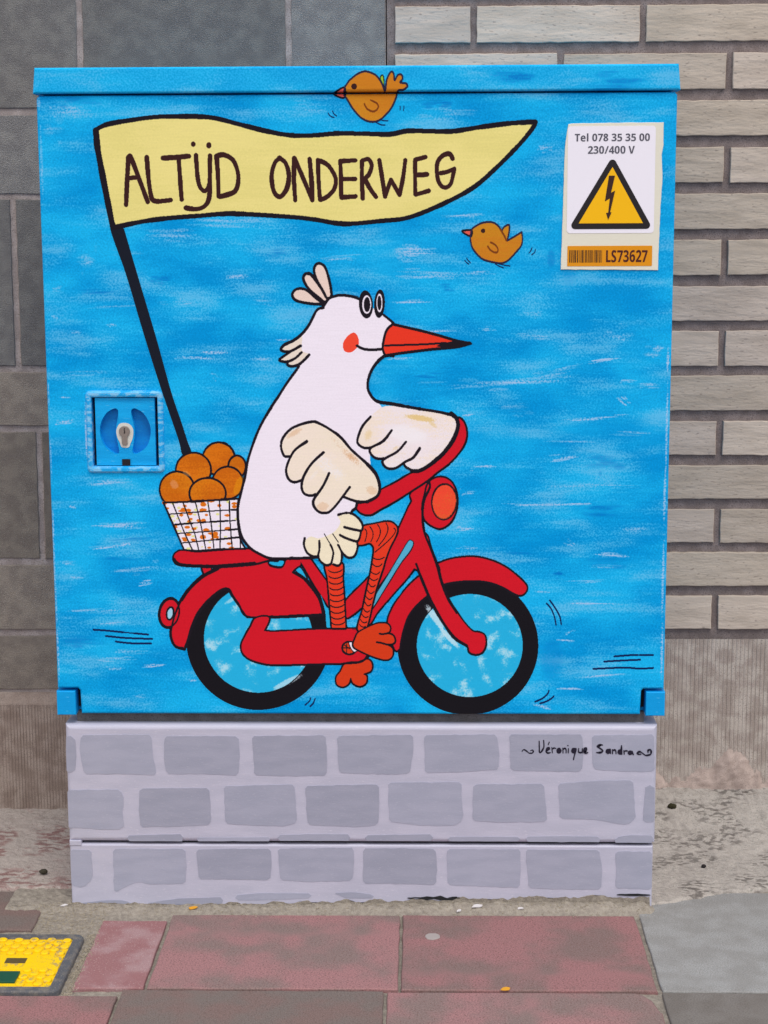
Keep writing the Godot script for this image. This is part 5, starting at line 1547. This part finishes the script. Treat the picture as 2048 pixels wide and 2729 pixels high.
func build_brick_wall() -> void:
	var w := base("brick_wall", "wall of long beige bricks with recessed grey joints, right behind the cabinet", "wall", Vector3(0.5, 0, WALL_Z))
	var shift := Vector3(-0.5, 0.0, -WALL_Z)
	put("mortar", box(0.0308, 0.0, WALL_Z - 0.3, 1.6, 3.0, WALL_Z - 0.0055), M.brick_mortar, w).position = shift
	var module := 0.2354
	for r in range(-2, 14):
		var top := 1.1700 - 0.06440 * r
		var y0 := top - 0.0494
		var joint := (0.1518 if posmod(r, 2) == 0 else 0.2732)
		var x := 0.0424
		var k := 0
		while x < 1.0:
			var right := joint - 0.0046
			if right - x > 0.02:
				var b := put("brick", slab(rough_rect(x, y0 + rng.randf_range(-0.0007, 0.0007), right, top + rng.randf_range(-0.0007, 0.0007), 0.011, 0.0006), WALL_Z + rng.randf_range(-0.0012, 0.0012), 0.009, 0.0014, 2), M["brick_%d" % (rng.randi() % 5)], w)
				b.position = shift
			x = joint + 0.0046
			joint += module
			k += 1
	put("plinth", ribs(0.0312, 1.0, -0.05, 0.2692, WALL_Z + 0.004, 0.0060, 0.0008), M.plinth_light, w).position = shift
	# cement splashed up the foot of the plinth
	var splash := SurfaceTool.new()
	splash.begin(Mesh.PRIMITIVE_TRIANGLES)
	var nx := 130
	var ny := 50
	for j in ny + 1:
		for i in nx + 1:
			var x := lerpf(0.36, 0.95, float(i) / nx)
			var y := lerpf(-0.02, 0.14, float(j) / ny)
			var edge := 0.060 + 0.030 * exp(-pow((x - 0.53) / 0.045, 2.0)) + 0.022 * lump(x, 0.3, 18.0) + 0.014 * lump(x, 1.3, 60.0)
			var z := clampf((edge - y) * 0.35, -0.004, 0.008) + 0.0022 * lump(x, y, 55.0) + 0.0018 * lump(x, y, 150.0)
			splash.set_normal(Vector3(0, 0.2, 1).normalized())
			splash.set_uv(Vector2(x, y))
			splash.add_vertex(Vector3(x, y, WALL_Z + 0.004 + z))
	for j in ny:
		for i in nx:
			var a := j * (nx + 1) + i
			for q in [a, a + nx + 2, a + 1, a, a + nx + 1, a + nx + 2]:
				splash.add_index(q)
	splash.generate_normals()
	put("cement_splash", splash.commit(), M.cement_wall, w).position = shift


# ---------------------------------------------------------------- ground
func bed(x: float, z: float) -> float:
	var y := -0.0045 + 0.0012 * lump(x, z, 40.0) + 0.0008 * lump(x, z, 130.0)
	# sand heaped along the foot of the plinth
	var near := exp(-pow(maxf(0.0, z - 0.006) / 0.016, 2.0)) if z > -0.1 else 0.0
	if x > -0.46 and x < 0.40:
		y += near * smoothstep(0.388, 0.362, x) * (0.006 + 0.006 * smoothstep(-0.3, 0.35, x) + 0.002 * lump(x, z, 70.0))
	# and round the yellow cover
	y += 0.0035 * exp(-pow((x + 0.345) / 0.05, 2.0) - pow((z - 0.06) / 0.05, 2.0))
	return y


func build_ground() -> void:
	var g := put("ground", field(-40, 40, -0.7, 60, 8, 8, func(_x, _z): return -0.05), M.street)
	tag(g, "grey street surface beyond the pavement", "", "", "structure")
	var p := put("pavement", field(-0.95, 0.95, -0.37, 1.2, 380, 300, bed), M.sand)
	tag(p, "pavement of red and grey tiles bedded in sand", "", "", "structure")
	# x0, x1, z0, z1, material
	var t := [
		[-0.2402, 0.0508, 0.030, 0.2468, "paver_red"], [0.0545, 0.3500, 0.028, 0.2475, "paver_red_two"], [-0.3270, -0.2446, 0.050, 0.2470, "paver_faded"],
		[0.3560, 0.6520, -0.0525, 0.2470, "paver_grey"], [0.6560, 0.9500, -0.0525, 0.2470, "paver_grey"],
		[-0.5650, -0.2705, 0.2680, 0.5500, "paver_red_two"], [-0.2672, 0.0345, 0.2515, 0.5500, "paver_brown"], [0.0385, 0.3480, 0.2515, 0.5500, "paver_red"], [0.3540, 0.6520, 0.2515, 0.5500, "paver_dark"], [0.6560, 0.9500, 0.2515, 0.5500, "paver_grey"],
		[-0.9500, -0.5690, 0.2680, 0.5500, "paver_brown"],
		[-0.7060, -0.4115, -0.0480, 0.0790, "paver_brown"], [-0.9500, -0.7100, -0.0480, 0.0790, "paver_red"],
		[-0.9500, -0.7060, 0.0830, 0.2640, "paver_faded"], [-0.7030, -0.5560, 0.0980, 0.2640, "paver_red"],
	]
	for row in 2:
		for i in 7:
			var x0 := -0.95 + i * 0.2985 - (0.0 if row == 0 else 0.15)
			t.append([maxf(-0.95, x0), minf(0.95, x0 + 0.2948), 0.5540 + 0.3 * row, 0.8500 + 0.3 * row, ["paver_red", "paver_brown", "paver_red_two"][(i + row) % 3]])
	for a in t:
		var outline := rough_rect(a[0], -a[3], a[1], -a[2], 0.02, 0.0007)
		if a[0] == 0.0385:
			# the worn corner at the right
			outline = Geometry2D.clip_polygons(outline, PackedVector2Array([Vector2(0.318, -0.2490), Vector2(0.332, -0.2560), Vector2(0.341, -0.2720), Vector2(0.346, -0.300), Vector2(0.36, -0.31), Vector2(0.36, -0.24)]))[0]
		var b := put("paver", slab(outline, 0.0, 0.03, 0.0022, 2), M[a[4]], p)
		b.rotation_degrees = Vector3(-90 + rng.randf_range(-0.12, 0.12), 0, rng.randf_range(-0.12, 0.12))
		b.position.y = rng.randf_range(-0.0006, 0.0006)
	# cement smeared over the old tiles behind
	var left := put("cement_smear", field(-0.95, -0.365, -0.37, -0.046, 150, 90, func(x, z): return 0.0035 + 0.004 * smoothstep(-0.2, -0.36, z) + 0.0018 * lump(x, z, 30.0) + 0.0012 * lump(x, z, 90.0) - 0.02 * smoothstep(-0.052, -0.046, z)), M.cement_left, p)
	tag(left, "dusty cement smeared over red tiles by the wall")
	var right := put("cement_smear", field(0.365, 0.95, -0.37, 0.06, 150, 110, func(x, z): return 0.002 + 0.046 * smoothstep(-0.16, -0.40, z) + 0.0018 * lump(x, z, 28.0) + 0.0014 * lump(x, z, 85.0) - 0.03 * smoothstep(0.0, 0.02, z + 0.001 + 0.40 * (x - 0.36) + 0.008 * lump(x, z, 25.0))), M.cement_right, p)
	tag(right, "lumpy pale cement with dark blotches against the wall")


func build_cover() -> void:
	var c := base("utility_cover", "yellow studded plastic utility cover in a grey frame, set in the pavement", "utility cover", Vector3(-0.446, 0, 0.18))
	var flat := Basis(Vector3.RIGHT, -PI / 2.0)
	var at := Vector3(0.446, 0.0, -0.18)
	var frame := []
	for s in [[-0.001, -0.02], [0.0, 0.0015], [0.0015, 0.0032], [0.0120, 0.0032], [0.0128, 0.0010]]:
		frame.append(lift(round_rect(-0.553 + s[0], -0.2635 + s[0], -0.3395 - s[0], -0.1005 - s[0], 0.012 - s[0] * 0.7, 6), s[1]))
	var f := put("frame", loft(frame), surface(two_tone(256, Color8(86, 88, 94), Color8(112, 108, 104), 0.02, 0.55, 0.2, 0.12, 0.25, Color8(140, 134, 124), 0.82, 124), Color(1, 1, 1), 0.75, M.coat, 0.03, 0.12), c)
	f.transform = Transform3D(flat, at)
	var yellow := surface(two_tone(512, Color8(238, 196, 10), Color8(176, 152, 96), 0.03, 0.60, 0.10, 0.10, 0.25, Color8(150, 138, 118), 0.82, 120, 1, true), Color(1, 1, 1), 0.65, M.coat, 0.02, 0.16)
	var l := put("lid_plate", slab(round_rect(-0.5405, -0.2508, -0.3522, -0.1132, 0.003, 3), 0.0012, 0.01, 0.0006, 2), yellow, c)
	l.transform = Transform3D(flat, at)
	var band := put("raised_band", slab(rect(-0.5400, -0.2020, -0.3528, -0.1645), 0.0024, 0.004, 0.0008, 2), yellow, c)
	band.transform = Transform3D(flat, at)
	put("lifting_slot", slab(rect(-0.4205, -0.1862, -0.3955, -0.1715), 0.0027, 0.0006, 0.0), surface(null, Color8(92, 80, 50), 0.9, M.coat, 0.1, 0.1), c).transform = Transform3D(flat, at)
	put("slot_surround", slab(rect(-0.4255, -0.1885, -0.3895, -0.1690), 0.0025, 0.001, 0.0), yellow, c).transform = Transform3D(flat, at)
	var plate := put("number_plate", slab(rect(-0.4720, -0.2390, -0.3955, -0.2105), 0.0040, 0.004, 0.0008, 2), plain(Color8(26, 78, 62), 0.4), c)
	plate.transform = Transform3D(flat, at)
	# studs in staggered rows
	var stud_mesh := slab(round_rect(-0.0056, -0.0056, 0.0056, 0.0056, 0.0050, 4), 0.0042, 0.005, 0.0022, 3)
	var row := 0
	for z in [0.1185, 0.1280, 0.1375, 0.1470, 0.1562, 0.2050, 0.2145, 0.2238, 0.2331, 0.2424]:
		var x := -0.3585 - (0.0 if row % 2 == 0 else 0.0100)
		while x > -0.536:
			if z < 0.2 or x > -0.392 or x < -0.476:
				var s := put("stud", stud_mesh, yellow, c)
				s.transform = Transform3D(flat.scaled_local(Vector3(rng.randf_range(0.9, 1.05), rng.randf_range(0.9, 1.05), rng.randf_range(0.7, 1.0))), at + Vector3(x + rng.randf_range(-0.0006, 0.0006), 0.0006, z + rng.randf_range(-0.0006, 0.0006)))
			x -= 0.0200
		row += 1


func build_litter() -> void:
	# sand grains loose in the joints
	var grit := MultiMesh.new()
	grit.transform_format = MultiMesh.TRANSFORM_3D
	var ball := SphereMesh.new()
	ball.radius = 0.001
	ball.height = 0.0016
	ball.radial_segments = 6
	ball.rings = 3
	grit.mesh = ball
	grit.instance_count = 2600
	for i in 2600:
		var x := rng.randf_range(-0.46, 0.37)
		var z := 0.003 + absf(rng.randfn(0.0, 0.013))
		if i % 3 == 1:
			x = rng.randf_range(-0.42, -0.325)
			z = rng.randf_range(0.0, 0.10)
		elif i % 3 == 2:
			x = -0.331 + rng.randfn(0.0, 0.004)
			z = rng.randf_range(0.09, 0.27)
		var k := rng.randf_range(0.35, 1.0)
		var h := bed(x, z)
		if (x > -0.244 and z > 0.029) or (x > -0.326 and x < -0.244 and z > 0.05):
			h = 0.0
		grit.set_instance_transform(i, Transform3D(Basis.from_euler(Vector3(rng.randf() * 6.0, rng.randf() * 6.0, 0)).scaled(Vector3.ONE * k), Vector3(x, h + 0.0004, z)))
	var gm := MultiMeshInstance3D.new()
	gm.name = "sand_grit"
	gm.multimesh = grit
	gm.material_override = surface(null, Color8(158, 148, 132), 1.0, null, 0.0, 0.1)
	tag(gm, "loose sand grit along the foot of the plinth and joints", "sand", "", "stuff")
	add_child(gm, true)
	# flakes of white paint below the plinth
	var flake := 0
	var where := ["off its left corner", "the leftmost under its right half", "the largest one", "the rightmost one"]
	for a in [[-0.384, 0.010, 0.0050], [0.126, 0.019, 0.0045], [0.150, 0.013, 0.0080], [0.205, 0.016, 0.0055]]:
		var o := PackedVector2Array()
		for i in 9:
			var t := TAU * i / 9.0
			o.append(Vector2(cos(t) * a[2] * rng.randf_range(0.6, 1.2), sin(t) * a[2] * 0.45 * rng.randf_range(0.6, 1.2)))
		var f := put("paint_flake", slab(o, 0.0012, 0.0012, 0.0004, 1), plain(Color8(206, 202, 204), 0.6), self)
		f.position = Vector3(a[0], bed(a[0], a[1]) + 0.0008, a[1])
		f.rotation_degrees = Vector3(-82, rng.randf_range(-30, 30), rng.randf_range(-20, 20))
		tag(f, "white paint flake at the plinth foot, " + where[flake], "paint flake", "paint flakes at the foot of the plinth")
		flake += 1
	# two scraps of leaf
	var leaf_at := [[-0.217, 0.0135, "yellow scrap of leaf against the plinth foot, above the left red tile"], [0.1755, 0.2483, "orange scrap of leaf in the joint between the red tiles"]]
	for a in leaf_at:
		var o := PackedVector2Array()
		for i in 10:
			var t := TAU * i / 10.0
			o.append(Vector2(cos(t) * 0.007 * rng.randf_range(0.7, 1.1), sin(t) * 0.0035 * rng.randf_range(0.6, 1.1)))
		var lm := plain(Color8(200, 142, 40), 0.7)
		var f := put("fallen_leaf", slab(o, 0.0006, 0.0006, 0.0002, 1), lm, self)
		f.position = Vector3(a[0], maxf(0.0, bed(a[0], a[1])) + 0.0018, a[1])
		f.rotation_degrees = Vector3(-70, 12, 8)
		tag(f, a[2], "leaf", "scraps of leaf on the pavement")
	# a trodden gum spot
	var gum := PackedVector2Array()
	for i in 16:
		var t := TAU * i / 16.0
		gum.append(Vector2(cos(t) * 0.0092, sin(t) * 0.0098) * rng.randf_range(0.93, 1.05))
	var gs := put("gum_spot", slab(gum, 0.0012, 0.0016, 0.0008, 2), plain(Color8(156, 148, 146), 0.8), self)
	gs.position = Vector3(0.092, 0.0, 0.0976)
	gs.rotation_degrees = Vector3(-90, 0, 0)
	tag(gs, "flat round pale gum spot trodden into the right red tile", "gum spot")
	# a dark chip of stone and a clump of moss on the cement
	var chip := put("stone_chip", pebble(0.0055, 0.0035, 0.004, 3), plain(Color8(58, 54, 44), 0.9), self)
	chip.position = Vector3(-0.4341, 0.008, -0.0957)
	tag(chip, "small dark chip of stone lying on the cement left of the cabinet", "stone")
	var bit := put("stone_chip", pebble(0.0032, 0.003, 0.003, 8), plain(Color8(40, 36, 38), 0.9), self)
	bit.position = Vector3(0.4640, 0.004, -0.135)
	tag(bit, "tiny black stone chip on the blotched cement right of the cabinet", "stone")
	var moss := put("moss_clump", pebble(0.0065, 0.0042, 0.005, 5), surface(null, Color8(72, 68, 48), 1.0, M.coat, 0.3, 0.03), self)
	moss.position = Vector3(0.4440, 0.0325, -0.300)
	tag(moss, "dark clump of moss on the cement near the ribbed plinth", "moss")


func pebble(rx: float, ry: float, rz: float, noise_seed: int) -> ArrayMesh:
	var st := SurfaceTool.new()
	st.begin(Mesh.PRIMITIVE_TRIANGLES)
	var n := 14
	var rings := 8
	for j in rings + 1:
		for i in n + 1:
			var a := PI * j / rings
			var b := TAU * (i % n) / n
			var d := Vector3(sin(a) * cos(b), cos(a), sin(a) * sin(b))
			var k := 1.0 + 0.35 * wave.get_noise_3d(d.x * 1.3 + noise_seed * 7.0, d.y * 1.3, d.z * 1.3)
			st.set_uv(Vector2(float(i) / n, float(j) / rings))
			st.add_vertex(Vector3(d.x * rx, d.y * ry, d.z * rz) * k)
	for j in rings:
		for i in n:
			var a := j * (n + 1) + i
			for q in [a, a + 1, a + n + 1, a + 1, a + n + 2, a + n + 1]:
				st.add_index(q)
	st.generate_normals()
	return st.commit()
